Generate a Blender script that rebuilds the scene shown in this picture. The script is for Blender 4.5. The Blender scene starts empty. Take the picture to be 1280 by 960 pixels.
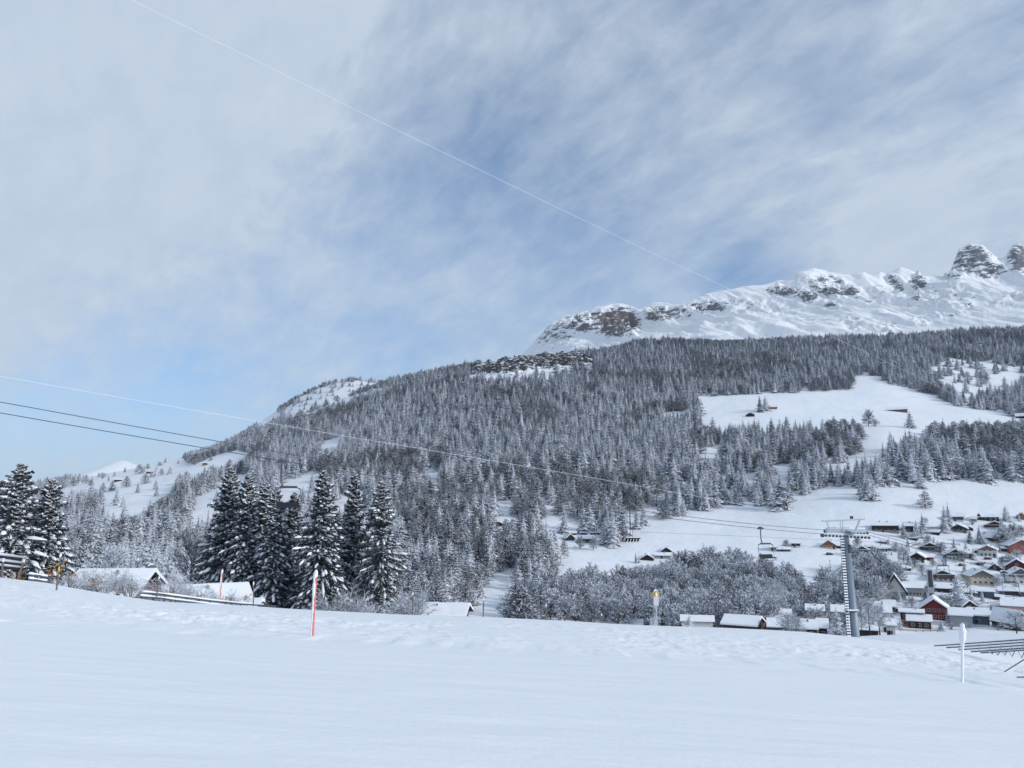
import bpy, math, random
import numpy as np
from mathutils import Vector, Matrix
R = math.radians
C = bpy.context.scene.collection
SC = bpy.context.scene
# ------------------------------------------------------------------ camera, world, sun, exposure
FPX = 960.0; HOR = 640.0                      # focal length and horizon row of the photograph (1280 x 960)
PITCH = math.atan((HOR - 480) / FPX)
cam = bpy.data.cameras.new('camera'); cam.sensor_width = 36.0; cam.lens = 36.0 * FPX / 1280.0
cam.clip_start = 0.1; cam.clip_end = 60000
camo = bpy.data.objects.new('camera', cam); C.objects.link(camo)
camo.rotation_euler = (R(90) + PITCH, 0, 0); SC.camera = camo
SUN_AZ, SUN_EL = 118.0, 24.0                    # azimuth clockwise from +Y (view direction)
SUN_STRENGTH = 2.55
HAZE = 3.4e-5
SC.view_settings.view_transform = 'Standard'; SC.view_settings.look = 'None'
SC.view_settings.exposure = 0.0; SC.view_settings.gamma = 1.0
SC.cycles.max_bounces = 5; SC.cycles.diffuse_bounces = 3; SC.cycles.volume_bounces = 0
sl = bpy.data.lights.new('sun', 'SUN'); sl.energy = SUN_STRENGTH; sl.angle = R(9); sl.color = (1.0, 0.955, 0.90)
so = bpy.data.objects.new('sun', sl); C.objects.link(so)
sd = Vector((math.sin(R(SUN_AZ)) * math.cos(R(SUN_EL)), math.cos(R(SUN_AZ)) * math.cos(R(SUN_EL)), math.sin(R(SUN_EL))))
so.rotation_euler = sd.to_track_quat('Z', 'Y').to_euler()

def pdir(x, y):
    u = (x - 640) / FPX; v = (480 - y) / FPX
    return np.array((u, math.cos(PITCH) - v * math.sin(PITCH), math.sin(PITCH) + v * math.cos(PITCH)))
def punit(x, y):
    d = pdir(x, y); return d / np.linalg.norm(d)
def at(x, y, Y):
    d = pdir(x, y); return Vector(d * (Y / d[1]))
def to_px(X, Y, Z):
    c, s = math.cos(PITCH), math.sin(PITCH)
    fwd = Y * c + Z * s; up = -Y * s + Z * c
    return 640 + FPX * X / fwd, 480 - FPX * up / fwd

w = bpy.data.worlds.new('World'); SC.world = w; w.use_nodes = True
nt = w.node_tree; N = nt.nodes; Lk = nt.links; N.clear()
def nn(tree, t, **kw):
    n = tree.nodes.new(t)
    for k, v in kw.items():
        if k.startswith('i_'):
            n.inputs[int(k[2:])].default_value = v
        else: setattr(n, k, v)
    return n
def mth(tree, op, a, b=None, clamp=False):
    n = tree.nodes.new('ShaderNodeMath'); n.operation = op; n.use_clamp = clamp
    for i, q in enumerate((a, b)):
        if q is None: continue
        if isinstance(q, (int, float)): n.inputs[i].default_value = q
        else: tree.links.new(q, n.inputs[i])
    return n.outputs[0]
sky = nn(nt, 'ShaderNodeTexSky', sky_type='NISHITA', sun_disc=False, sun_elevation=R(SUN_EL), sun_rotation=R(SUN_AZ), altitude=1400, air_density=1.0, dust_density=0.6, ozone_density=1.6)
tc = nn(nt, 'ShaderNodeTexCoord')
sep = nn(nt, 'ShaderNodeSeparateXYZ'); Lk.new(tc.outputs['Generated'], sep.inputs[0])
den = mth(nt, 'ADD', mth(nt, 'MAXIMUM', sep.outputs[2], 0.0), 0.34)
comb = nn(nt, 'ShaderNodeCombineXYZ')
Lk.new(mth(nt, 'DIVIDE', sep.outputs[0], den), comb.inputs[0]); Lk.new(mth(nt, 'DIVIDE', sep.outputs[1], den), comb.inputs[1])
mp = nn(nt, 'ShaderNodeMapping'); mp.vector_type = 'TEXTURE'; mp.inputs['Rotation'].default_value = (0, 0, R(-50)); mp.inputs['Scale'].default_value = (1.25, .75, 1)
Lk.new(comb.outputs[0], mp.inputs[0])
n1 = nn(nt, 'ShaderNodeTexNoise'); n1.inputs['Scale'].default_value = 1.6; n1.inputs['Detail'].default_value = 8; n1.inputs['Roughness'].default_value = 0.56; n1.inputs['Distortion'].default_value = 0.15
Lk.new(mp.outputs[0], n1.inputs[0])
n2 = nn(nt, 'ShaderNodeTexNoise'); n2.inputs['Scale'].default_value = 11.0; n2.inputs['Detail'].default_value = 9; n2.inputs['Roughness'].default_value = 0.66; n2.inputs['Distortion'].default_value = 0.25
mp2 = nn(nt, 'ShaderNodeMapping'); mp2.vector_type = 'TEXTURE'; mp2.inputs['Rotation'].default_value = (0, 0, R(-55)); mp2.inputs['Scale'].default_value = (1.35, .75, 1)
Lk.new(comb.outputs[0], mp2.inputs[0]); Lk.new(mp2.outputs[0], n2.inputs[0])
cov = mth(nt, 'ADD', mth(nt, 'MULTIPLY', mth(nt, 'SUBTRACT', n1.outputs[0], 0.5), 1.8), 0.68)
cov = mth(nt, 'ADD', cov, mth(nt, 'MULTIPLY', mth(nt, 'SUBTRACT', n2.outputs[0], 0.5), 0.95))
BLOBS = [(60, 230, .42, .32), (180, 60, .3, .2), (620, 60, .12, .25), (1180, 230, .30, .22), (1120, 318, .35, .07), (600, 372, .22, .10), (120, 420, .10, .12),
         (420, 180, -.12, .12), (650, 290, -.36, .16), (820, 330, -.28, .12), (500, 250, -.12, .12), (940, 345, -.5, .07), (150, 560, -.42, .22), (330, 480, -.35, .12), (1180, 60, -.15, .14), (480, 430, -.15, .08), (1000, 120, -.1, .12)]
for (bx, by, wt, sg) in BLOBS:
    d = punit(bx, by)
    vm = nn(nt, 'ShaderNodeVectorMath', operation='DISTANCE'); Lk.new(tc.outputs['Generated'], vm.inputs[0]); vm.inputs[1].default_value = d
    e = mth(nt, 'EXPONENT', mth(nt, 'MULTIPLY', mth(nt, 'POWER', vm.outputs['Value'], 2.0), -1.0 / sg ** 2))
    cov = mth(nt, 'ADD', cov, mth(nt, 'MULTIPLY', e, wt))
cov = mth(nt, 'MINIMUM', mth(nt, 'MAXIMUM', cov, 0.0), 1.0)
cov = mth(nt, 'MULTIPLY', cov, 0.95)
skym = nn(nt, 'ShaderNodeMix', data_type='RGBA', blend_type='MULTIPLY'); skym.inputs[0].default_value = 1.0
Lk.new(sky.outputs[0], skym.inputs[6]); skym.inputs[7].default_value = (0.118, 0.143, 0.159, 1)
cr = nn(nt, 'ShaderNodeMix', data_type='RGBA'); Lk.new(n2.outputs[0], cr.inputs[0])
cr.inputs[6].default_value = (0.475, 0.585, 0.735, 1); cr.inputs[7].default_value = (0.69, 0.77, 0.855, 1)
hz = nn(nt, 'ShaderNodeMix', data_type='RGBA'); Lk.new(mth(nt, 'MULTIPLY', mth(nt, 'EXPONENT', mth(nt, 'MULTIPLY', mth(nt, 'MAXIMUM', sep.outputs[2], 0.0), -6.0)), 0.9), hz.inputs[0]); Lk.new(skym.outputs[2], hz.inputs[6]); hz.inputs[7].default_value = (0.33, 0.475, 0.75, 1)
cm = nn(nt, 'ShaderNodeMix', data_type='RGBA'); Lk.new(cov, cm.inputs[0]); Lk.new(hz.outputs[2], cm.inputs[6]); Lk.new(cr.outputs[2], cm.inputs[7])
bg = nn(nt, 'ShaderNodeBackground'); bg.inputs[1].default_value = 1.0; Lk.new(cm.outputs[2], bg.inputs[0])
Lk.new(bg.outputs[0], nn(nt, 'ShaderNodeOutputWorld').inputs[0])

# ------------------------------------------------------------------ materials
def new_mat(name):
    m = bpy.data.materials.new(name); m.use_nodes = True
    t = m.node_tree; t.nodes.clear()
    b = t.nodes.new('ShaderNodeBsdfPrincipled'); o = t.nodes.new('ShaderNodeOutputMaterial'); t.links.new(b.outputs[0], o.inputs[0])
    b.inputs['Specular IOR Level'].default_value = 0.25
    return m, t, b
def noise(t, scale, detail=4, rough=.55, coord='Object', sc=None):
    c = t.nodes.new('ShaderNodeTexCoord'); n = t.nodes.new('ShaderNodeTexNoise')
    n.inputs['Scale'].default_value = scale; n.inputs['Detail'].default_value = detail; n.inputs['Roughness'].default_value = rough
    if sc:
        m = t.nodes.new('ShaderNodeMapping'); m.inputs['Scale'].default_value = sc; t.links.new(c.outputs[coord], m.inputs[0]); t.links.new(m.outputs[0], n.inputs[0])
    else: t.links.new(c.outputs[coord], n.inputs[0])
    return n.outputs[0]
def mixc(t, fac, a, b):
    m = t.nodes.new('ShaderNodeMix'); m.data_type = 'RGBA'
    if isinstance(fac, float): m.inputs[0].default_value = fac
    else: t.links.new(fac, m.inputs[0])
    for i, q in ((6, a), (7, b)):
        if isinstance(q, tuple): m.inputs[i].default_value = (*q, 1)
        else: t.links.new(q, m.inputs[i])
    return m.outputs[2]
def ss(t, x, lo, hi):
    m = t.nodes.new('ShaderNodeMapRange'); m.interpolation_type = 'SMOOTHSTEP'
    t.links.new(x, m.inputs[0]); m.inputs[1].default_value = lo; m.inputs[2].default_value = hi
    return m.outputs[0]
def bump(t, b, h, strength, dist):
    n = t.nodes.new('ShaderNodeBump'); n.inputs['Strength'].default_value = strength; n.inputs['Distance'].default_value = dist
    t.links.new(h, n.inputs['Height']); t.links.new(n.outputs[0], b.inputs['Normal'])
SNOWC = (0.84, 0.87, 0.91)
def flat(name, col, rough=.7, var=.12, metal=0.0, scale=2.0):
    m, t, b = new_mat(name)
    n = noise(t, scale)
    t.links.new(mixc(t, n, tuple(c * (1 - var) for c in col), tuple(min(1, c * (1 + var)) for c in col)), b.inputs['Base Color'])
    b.inputs['Roughness'].default_value = rough; b.inputs['Metallic'].default_value = metal
    return m
def wood(name, col):
    m, t, b = new_mat(name)
    n = noise(t, 1.0, 3, .6, 'Object', (6, 6, 1.2))
    n3 = noise(t, .35, 3)
    c = mixc(t, n, tuple(q * .6 for q in col), tuple(q * 1.5 for q in col))
    t.links.new(c, b.inputs['Base Color']); b.inputs['Roughness'].default_value = .85
    return m
M = {}
# foreground snow: fine grain plus wind ripples
m, t, b = new_mat('field_snow'); b.inputs['Roughness'].default_value = .62; b.inputs['Specular IOR Level'].default_value = .2
na = noise(t, 1.0, 3, .5, 'Object', (.35, 1.3, 1)); nb = noise(t, 9.0, 4, .6); nc = noise(t, 60.0, 2, .6)
hh = mth(t, 'ADD', mth(t, 'ADD', mth(t, 'MULTIPLY', na, .05), mth(t, 'MULTIPLY', nb, .010)), mth(t, 'MULTIPLY', nc, .0022))
bump(t, b, hh, .85, 1.0)
t.links.new(mixc(t, noise(t, .25, 4), (.82, .855, .9), (.86, .885, .92)), b.inputs['Base Color']); M['field'] = m
# hillside snow
m, t, b = new_mat('hill_snow'); b.inputs['Roughness'].default_value = .7
na = noise(t, .03, 8, .6); bump(t, b, na, .5, 5.0)
t.links.new(mixc(t, noise(t, .012, 5), (.79, .83, .89), (.86, .885, .92)), b.inputs['Base Color']); M['hill'] = m
M['snow'] = flat('snow', SNOWC, .7, .03, scale=.6)
# mountain: rock where the rock attribute or steepness says so
def rocky(name, r0, r1, r2, fine):
    m, t, b = new_mat(name); b.inputs['Roughness'].default_value = .8
    att = t.nodes.new('ShaderNodeAttribute'); att.attribute_name = 'rock'
    att2 = t.nodes.new('ShaderNodeAttribute'); att2.attribute_name = 'redrock'
    geo = t.nodes.new('ShaderNodeNewGeometry'); sp = t.nodes.new('ShaderNodeSeparateXYZ'); t.links.new(geo.outputs['Normal'], sp.inputs[0])
    n = noise(t, fine, 9, .72, 'Object', (1, .6, 2.8)); n2_ = noise(t, fine * .35, 6, .6)
    steep = mth(t, 'SUBTRACT', 1.0, sp.outputs[2])
    f = mth(t, 'ADD', mth(t, 'MULTIPLY', att.outputs['Fac'], .60), mth(t, 'MULTIPLY', steep, .62))
    f = mth(t, 'ADD', f, mth(t, 'MULTIPLY', mth(t, 'SUBTRACT', n, .5), 3.1))
    fac = ss(t, f, .68, .78)
    rc = mixc(t, n2_, r0, r1); rc = mixc(t, att2.outputs['Fac'], rc, r2)
    snowc = mixc(t, noise(t, .004, 5), (.87, .89, .92), (.90, .92, .935))
    t.links.new(mixc(t, fac, snowc, rc), b.inputs['Base Color'])
    bump(t, b, mth(t, 'ADD', mth(t, 'MULTIPLY', n, .5), n2_), .6, 14.0)
    return m
M['mountain'] = rocky('mountain', (.07, .085, .11), (.2, .21, .22), (.135, .114, .11), .027)
M['cliff'] = rocky('cliff_rock', (.02, .02, .025), (.05, .045, .045), (.05, .045, .045), .09)
# trees
def tree_mat(name, dark, dark2, frost, lo, hi, nscale, nzw, tint=.25):
    m, t, b = new_mat(name); b.inputs['Roughness'].default_value = .8; b.inputs['Specular IOR Level'].default_value = .1
    geo = t.nodes.new('ShaderNodeNewGeometry'); sp = t.nodes.new('ShaderNodeSeparateXYZ'); t.links.new(geo.outputs['Normal'], sp.inputs[0])
    oi = t.nodes.new('ShaderNodeObjectInfo')
    n = noise(t, nscale, 3, .6)
    f = mth(t, 'ADD', mth(t, 'MULTIPLY', sp.outputs[2], nzw), mth(t, 'MULTIPLY', mth(t, 'SUBTRACT', n, .5), 1.3))
    f = mth(t, 'ADD', f, mth(t, 'MULTIPLY', mth(t, 'SUBTRACT', oi.outputs['Random'], .5), tint))
    fac = ss(t, f, lo, hi)
    dk = mixc(t, oi.outputs['Random'], dark, dark2)
    t.links.new(mixc(t, fac, dk, frost), b.inputs['Base Color'])
    return m
M['spruce'] = tree_mat('spruce_foliage', (.058, .074, .105), (.085, .102, .135), (.77, .81, .88), -.27, .58, 22.0, .75, .55)
M['spruce_near'] = tree_mat('near_spruce_foliage', (.042, .055, .072), (.055, .07, .085), (.72, .77, .85), .19, .90, 7.0, .55, .15)
M['twig'] = tree_mat('frosted_twigs', (.15, .16, .19), (.19, .2, .225), (.74, .79, .86), -.40, .40, 20.0, .45, .4)
M['larch'] = tree_mat('frosted_larch', (.13, .145, .17), (.17, .18, .2), (.74, .79, .86), -.32, .5, 24.0, .5, .5)
M['bark'] = flat('bark', (.05, .042, .038), .9, .3, scale=8)
M['leaf'] = flat('dry_leaf', (.42, .2, .05), .7, .3, scale=20)
# buildings
M['dark_wood'] = wood('dark_wood', (.035, .028, .026)); M['brown_wood'] = wood('brown_wood', (.075, .042, .03))
M['mid_wood'] = wood('mid_wood', (.16, .09, .055)); M['orange_wood'] = wood('orange_wood', (.30, .13, .07)); M['grey_wood'] = wood('grey_wood', (.17, .16, .16))
M['red_wood'] = wood('red_wood', (.20, .035, .035)); M['dark_red'] = wood('dark_red_wood', (.085, .03, .03)); M['pink'] = flat('pink_plaster', (.5, .3, .27), .85)
M['white'] = flat('white_plaster', (.62, .62, .61), .85, .06); M['cream'] = flat('cream_plaster', (.55, .47, .36), .85, .08)
M['tan'] = flat('tan_plaster', (.42, .32, .2), .85, .1); M['grey'] = flat('grey_plaster', (.3, .32, .35), .85, .08)
M['slate'] = flat('slate', (.09, .1, .12), .7, .2); M['stone'] = flat('stone', (.26, .25, .24), .9, .3, scale=1.0); M['brick'] = flat('brick_red_wall', (.26, .10, .08), .85, .2)
M['glass'] = flat('window_glass', (.03, .035, .045), .15, .1); M['frame'] = flat('window_frame', (.7, .7, .68), .6, .05)
M['galv'] = flat('galvanised_steel', (.24, .285, .34), .55, .12, .25); M['steel_dark'] = flat('dark_steel', (.07, .08, .1), .6, .15)
M['frosted_steel'] = flat('frosted_steel', (.5, .54, .6), .7, .15); M['rope'] = flat('rope', (.08, .09, .11), .7, .1); M['snowrope'] = flat('snowy_cable', (.85, .88, .93), .7, .04)
M['red_paint'] = flat('red_paint', (.66, .2, .17), .6, .2, scale=12); M['yellow'] = flat('yellow_paint', (.55, .40, .10), .6, .1)
M['rubber'] = flat('black_seat', (.018, .02, .03), .7, .1); M['tyre'] = flat('tyre', (.02, .02, .02), .9, .1); M['wood_pole'] = wood('weathered_wood', (.16, .13, .11))
M['blue'] = flat('blue_grey_wall', (.08, .11, .17), .7, .1); M['car_dark'] = flat('dark_car_paint', (.03, .035, .05), .35, .1); M['orange_plastic'] = flat('orange_reflector', (.6, .25, .02), .6)

# ------------------------------------------------------------------ noise and terrain
rs = np.random.RandomState(7); TAB = rs.rand(512, 512)
def vnoise(x, y):
    xi = np.floor(x).astype(int); yi = np.floor(y).astype(int); fx = x - xi; fy = y - yi
    fx = fx * fx * (3 - 2 * fx); fy = fy * fy * (3 - 2 * fy)
    a = TAB[xi & 511, yi & 511]; b_ = TAB[(xi + 1) & 511, yi & 511]; c = TAB[xi & 511, (yi + 1) & 511]; d = TAB[(xi + 1) & 511, (yi + 1) & 511]
    return (a * (1 - fx) + b_ * fx) * (1 - fy) + (c * (1 - fx) + d * fx) * fy
def fbm(x, y, o=5, g=.5):
    s = 0; a = 1; tot = 0
    for i in range(o):
        s = s + a * (vnoise(x * 2 ** i + 17.3 * i, y * 2 ** i + 9.1 * i) - .5); tot += a; a *= g
    return s / tot
def ridged(x, y, o=6, g=.55):
    s = 0; a = 1; tot = 0
    for i in range(o):
        s = s + a * (1 - np.abs(2 * vnoise(x * 2 ** i + 31.7 * i, y * 2 ** i + 3.3 * i) - 1)); tot += a; a *= g
    return s / tot
C1_, C2_ = .095, .066
def plane_z(X, Y): return -1.6 - C1_ * Y - C2_ * X
EDGE = [(-300, 690), (0, 722), (60, 729), (100, 737), (200, 752), (300, 757), (400, 763), (500, 768), (600, 771), (700, 776), (800, 782), (900, 785), (1000, 790), (1070, 797), (1150, 806), (1200, 813), (1280, 828), (1600, 890)]
LINES = [
 (46, EDGE),
 (75, [(-300, 715), (0, 742), (200, 768), (400, 782), (600, 786), (800, 796), (1000, 801), (1070, 807), (1150, 808), (1280, 815), (1600, 830)]),
 (130, [(-300, 740), (0, 752), (200, 775), (400, 776), (600, 786), (800, 798), (1000, 804), (1100, 801), (1280, 803), (1600, 808)]),
 (220, [(-300, 735), (0, 745), (200, 755), (400, 768), (600, 778), (800, 794), (1000, 800), (1100, 794), (1280, 793), (1600, 790)]),
 (330, [(-300, 730), (0, 730), (200, 725), (400, 748), (600, 762), (700, 766), (800, 780), (900, 782), (1000, 785), (1100, 787), (1280, 787), (1600, 780)]),
 (420, [(-300, 715), (0, 705), (200, 700), (400, 718), (600, 718), (700, 722), (800, 732), (900, 730), (1000, 728), (1060, 728), (1100, 730), (1280, 728), (1600, 720)]),
 (520, [(-300, 695), (0, 688), (200, 682), (400, 685), (600, 672), (700, 676), (800, 676), (900, 674), (1000, 664), (1100, 656), (1280, 650), (1600, 640)]),
 (620, [(-300, 680), (0, 670), (200, 662), (400, 655), (600, 635), (700, 632), (800, 634), (900, 627), (1000, 615), (1100, 600), (1280, 600), (1600, 590)]),
 (760, [(-300, 665), (0, 652), (100, 642), (200, 635), (300, 620), (400, 605), (500, 600), (600, 585), (700, 577), (800, 577), (900, 570), (1000, 562), (1100, 548), (1280, 550), (1600, 535)]),
 (950, [(-300, 655), (0, 634), (100, 624), (200, 612), (300, 590), (400, 568), (500, 550), (600, 532), (700, 524), (800, 524), (900, 519), (1000, 511), (1100, 507), (1280, 514), (1600, 490)]),
 (1150, [(-300, 645), (0, 624), (80, 612), (200, 592), (300, 565), (400, 538), (500, 508), (600, 489), (700, 482), (800, 482), (900, 486), (1000, 480), (1100, 474), (1280, 480), (1600, 455)]),
 (1400, [(-300, 640), (0, 622), (80, 602), (150, 594), (250, 574), (300, 552), (400, 518), (500, 483), (600, 465), (650, 456), (700, 454), (800, 446), (900, 447), (1000, 446), (1100, 442), (1280, 442), (1600, 425)]),
 (1650, [(-300, 640), (0, 632), (80, 610), (120, 595), (200, 581), (260, 567), (300, 552), (330, 540), (380, 520), (430, 500), (480, 484), (520, 474), (580, 463), (650, 451), (700, 448), (760, 443), (800, 432), (850, 431), (950, 432), (1030, 429), (1100, 428), (1150, 424), (1200, 420), (1280, 416), (1600, 400)]),
 (1850, [(-300, 655), (0, 650), (200, 605), (300, 570), (400, 535), (500, 492), (600, 480), (700, 465), (800, 450), (1000, 445), (1280, 430), (1600, 415)]),
 (2150, [(-300, 700), (0, 650), (200, 606), (250, 578), (280, 558), (330, 524), (370, 498), (410, 481), (440, 476), (475, 481), (520, 490), (600, 495), (650, 470), (700, 460), (800, 448), (1000, 440), (1280, 425), (1600, 410)]),
 (2500, [(-300, 720), (200, 650), (300, 600), (400, 540), (500, 520), (600, 500), (650, 458), (700, 446), (800, 436), (1000, 428), (1280, 412), (1600, 400)]),
 (3000, [(-300, 730), (400, 620), (600, 530), (640, 470), (670, 443), (700, 428), (760, 417), (800, 414), (900, 405), (1000, 398), (1060, 395), (1150, 388), (1200, 378), (1280, 372), (1600, 365)]),
 (3300, [(-300, 730), (400, 640), (600, 540), (645, 462), (670, 436), (700, 412), (730, 405), (760, 402), (790, 404), (830, 395), (900, 386), (960, 378), (1000, 368), (1040, 368), (1100, 372), (1150, 366), (1200, 350), (1240, 348), (1280, 350), (1600, 345)]),
 (3500, [(-300, 740), (400, 650), (560, 560), (640, 458), (660, 436), (675, 420), (690, 408), (703, 398), (720, 394), (740, 386), (762, 381), (776, 382), (792, 388), (815, 380), (850, 379), (875, 370), (900, 364), (950, 358), (985, 350), (1005, 340), (1018, 336), (1035, 341), (1050, 344), (1065, 347), (1080, 344), (1090, 347), (1100, 342), (1108, 346), (1125, 336), (1138, 339), (1150, 344), (1185, 346), (1192, 330), (1200, 316), (1208, 312), (1222, 308), (1232, 311), (1240, 319), (1250, 326), (1258, 322), (1266, 309), (1274, 305), (1284, 316), (1300, 330), (1400, 320), (1600, 335)]),
 (3750, [(-300, 760), (600, 560), (700, 440), (800, 415), (1000, 370), (1100, 365), (1200, 352), (1280, 352), (1600, 350)]),
 (4600, [(-300, 800), (600, 600), (800, 480), (1000, 440), (1280, 420), (1600, 410)]),
]
AG = np.linspace(-1.5, 1.5, 1501)
def col_line(Y, pts, smooth):
    a = []; z = []
    for x, y in pts:
        p = at(x, y, Y); a.append(p.x / Y); z.append(p.z)
    zz = np.interp(AG, a, z)
    if smooth:
        k = np.exp(-np.linspace(-2, 2, 2 * smooth + 1) ** 2); k /= k.sum()
        zz = np.convolve(np.pad(zz, smooth, mode='edge'), k, mode='valid')
    return zz
YS = [-200.0, 0.0, 25.0]; ZS = [None, None, None]
for Yk, pts in LINES:
    YS.append(float(Yk)); ZS.append(col_line(Yk, pts, 14 if Yk < 3000 else (4 if Yk < 3500 else (0 if Yk == 3500 else 8))))
YS = np.array(YS)
for k in range(3): ZS[k] = plane_z(AG * max(YS[k], 0), YS[k])
ZS = np.array(ZS)
# monotone cubic slopes along Y
hY = np.diff(YS)[:, None]; dl = np.diff(ZS, axis=0) / hY
SL = np.zeros_like(ZS)
for k in range(1, len(YS) - 1):
    w1 = 2 * hY[k] + hY[k - 1]; w2 = hY[k] + 2 * hY[k - 1]
    same = dl[k - 1] * dl[k] > 0
    SL[k] = np.where(same, (w1 + w2) / (w1 / np.where(same, dl[k - 1], 1) + w2 / np.where(same, dl[k], 1)), 0)
SL[0] = dl[0]; SL[-1] = dl[-1]; SL[1] = -C1_; SL[2] = (dl[1] + dl[2]) / 2
def base_h(X, Y):
    X = np.asarray(X, float); Y = np.asarray(Y, float)
    Ys = np.clip(Y, 1e-3, YS[-1]); a = np.clip(X / Ys, -1.49, 1.49)
    k = np.clip(np.searchsorted(YS, Ys, side='right') - 1, 1, len(YS) - 2)
    fa = (a - AG[0]) / (AG[1] - AG[0]); ia = np.floor(fa).astype(int); fa = fa - ia
    def g(T, kk): return T[kk, ia] * (1 - fa) + T[kk, ia + 1] * fa
    h = YS[k + 1] - YS[k]; t_ = (Ys - YS[k]) / h
    z = (2 * t_ ** 3 - 3 * t_ ** 2 + 1) * g(ZS, k) + (t_ ** 3 - 2 * t_ ** 2 + t_) * h * g(SL, k) + (-2 * t_ ** 3 + 3 * t_ ** 2) * g(ZS, k + 1) + (t_ ** 3 - t_ ** 2) * h * g(SL, k + 1)
    return np.where(Y < 25, plane_z(X, Y), z)
def amp(Y, lo, hi): return np.clip((Y - lo) / (hi - lo), 0, 1)
ROCKS = [  # px centre, radii, weight, redness
 (772, 402, 30, 19, 1.25, 1), (738, 403, 36, 14, .9, .7), (693, 416, 28, 18, .62, .4), (822, 393, 20, 10, 1.0, .9), (850, 391, 20, 8, .7, .5), (882, 384, 30, 8, .85, .3), (925, 380, 22, 7, .45, .1), (978, 364, 22, 7, 1.1, 0), (1010, 370, 16, 8, 1.1, 0), (1048, 364, 30, 7, 1.0, 0),
 (1030, 352, 34, 9, .62, 0), (960, 385, 40, 10, .4, 0), (1100, 368, 34, 14, .36, 0), (1180, 370, 50, 18, .34, 0), (1037, 380, 14, 5, .6, 0), (1117, 350, 7, 8, .9, 0), (1124, 360, 7, 6, 1, 0), (1148, 354, 12, 11, 1, 0), (1146, 371, 8, 4, .8, 0), (1213, 324, 27, 19, 1.02, 0), (1236, 337, 22, 11, .9, 0), (1190, 345, 12, 6, .8, 0), (1274, 322, 16, 20, 1.02, 0),
 (1275, 371, 18, 5, .6, 0), (1250, 380, 14, 3, .45, 0), (1210, 382, 8, 3, .5, 0), (1180, 394, 16, 8, .42, 0), (1150, 402, 14, 6, .4, 0), (1105, 410, 20, 8, .38, 0), (1070, 404, 18, 9, .42, 0), (1200, 392, 10, 5, .35, 0)]
def rock_mask(px, py):
    r = np.zeros_like(px); red = np.zeros_like(px)
    for cx, cy, rx, ry, wt, rd in ROCKS:
        d = ((px - cx) / rx) ** 2 + ((py - cy) / ry) ** 2
        g = wt * np.clip(1.35 - d * .95, 0, 1); red = np.where(g > r, rd, red); r = np.maximum(r, g)
    return r, red
def H(X, Y):
    X = np.asarray(X, float); Y = np.asarray(Y, float)
    z = base_h(X, Y)
    z = z + amp(Y, 48, 140) * .5 * fbm(X / 22, Y / 22, 3) + amp(Y, 340, 700) * 7 * fbm(X / 95, Y / 95, 4) + amp(Y, 900, 1500) * 10 * fbm(X / 230, Y / 230, 3)
    mk = amp(Y, 2300, 2800)
    crest = 1 - .75 * np.exp(-((Y - 3500) / 90.) ** 2)
    rd = ridged((X + .35 * Y) / 165 + .5 * fbm(X / 300, Y / 300, 3), Y / 800, 6, .52) - .62
    z = z + mk * crest * (128 * rd + 15 * (ridged((X + .3 * Y) / 62, Y / 150, 4) - .6))
    far = Y > 2400
    if np.any(far):
        px, py = to_px(X, np.maximum(Y, 1), z)
        r, _ = rock_mask(px, py)
        z = z + np.where(far, np.clip(r, 0, 1) * 30 * (ridged(X / 24, Y / 46, 4, .6) - .6), 0)
        z = z + np.where(far, np.clip(r, 0, 1) * (95 * (ridged(X / 48, Y / 70, 5, .62) - .60) + 2) * (1 - .55 * np.exp(-((Y - 3500) / 70.) ** 2)), 0)
    return z
def Hs(X, Y): return float(H(np.array([X]), np.array([Y]))[0])
def ground_at(x, y, y0=55, y1=2400, far=False):
    """first ground point on the sight line through pixel (x, y), from y0 outwards"""
    Y = np.exp(np.linspace(math.log(y0), math.log(y1), 1400)); d = pdir(x, y)
    X = d[0] / d[1] * Y; Z = d[2] / d[1] * Y
    hit = np.where(H(X, Y) >= Z)[0]
    i = hit[0] if len(hit) else len(Y) - 1
    return Vector((X[i], Y[i], float(H(X[i:i+1], Y[i:i+1])[0])))
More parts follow.
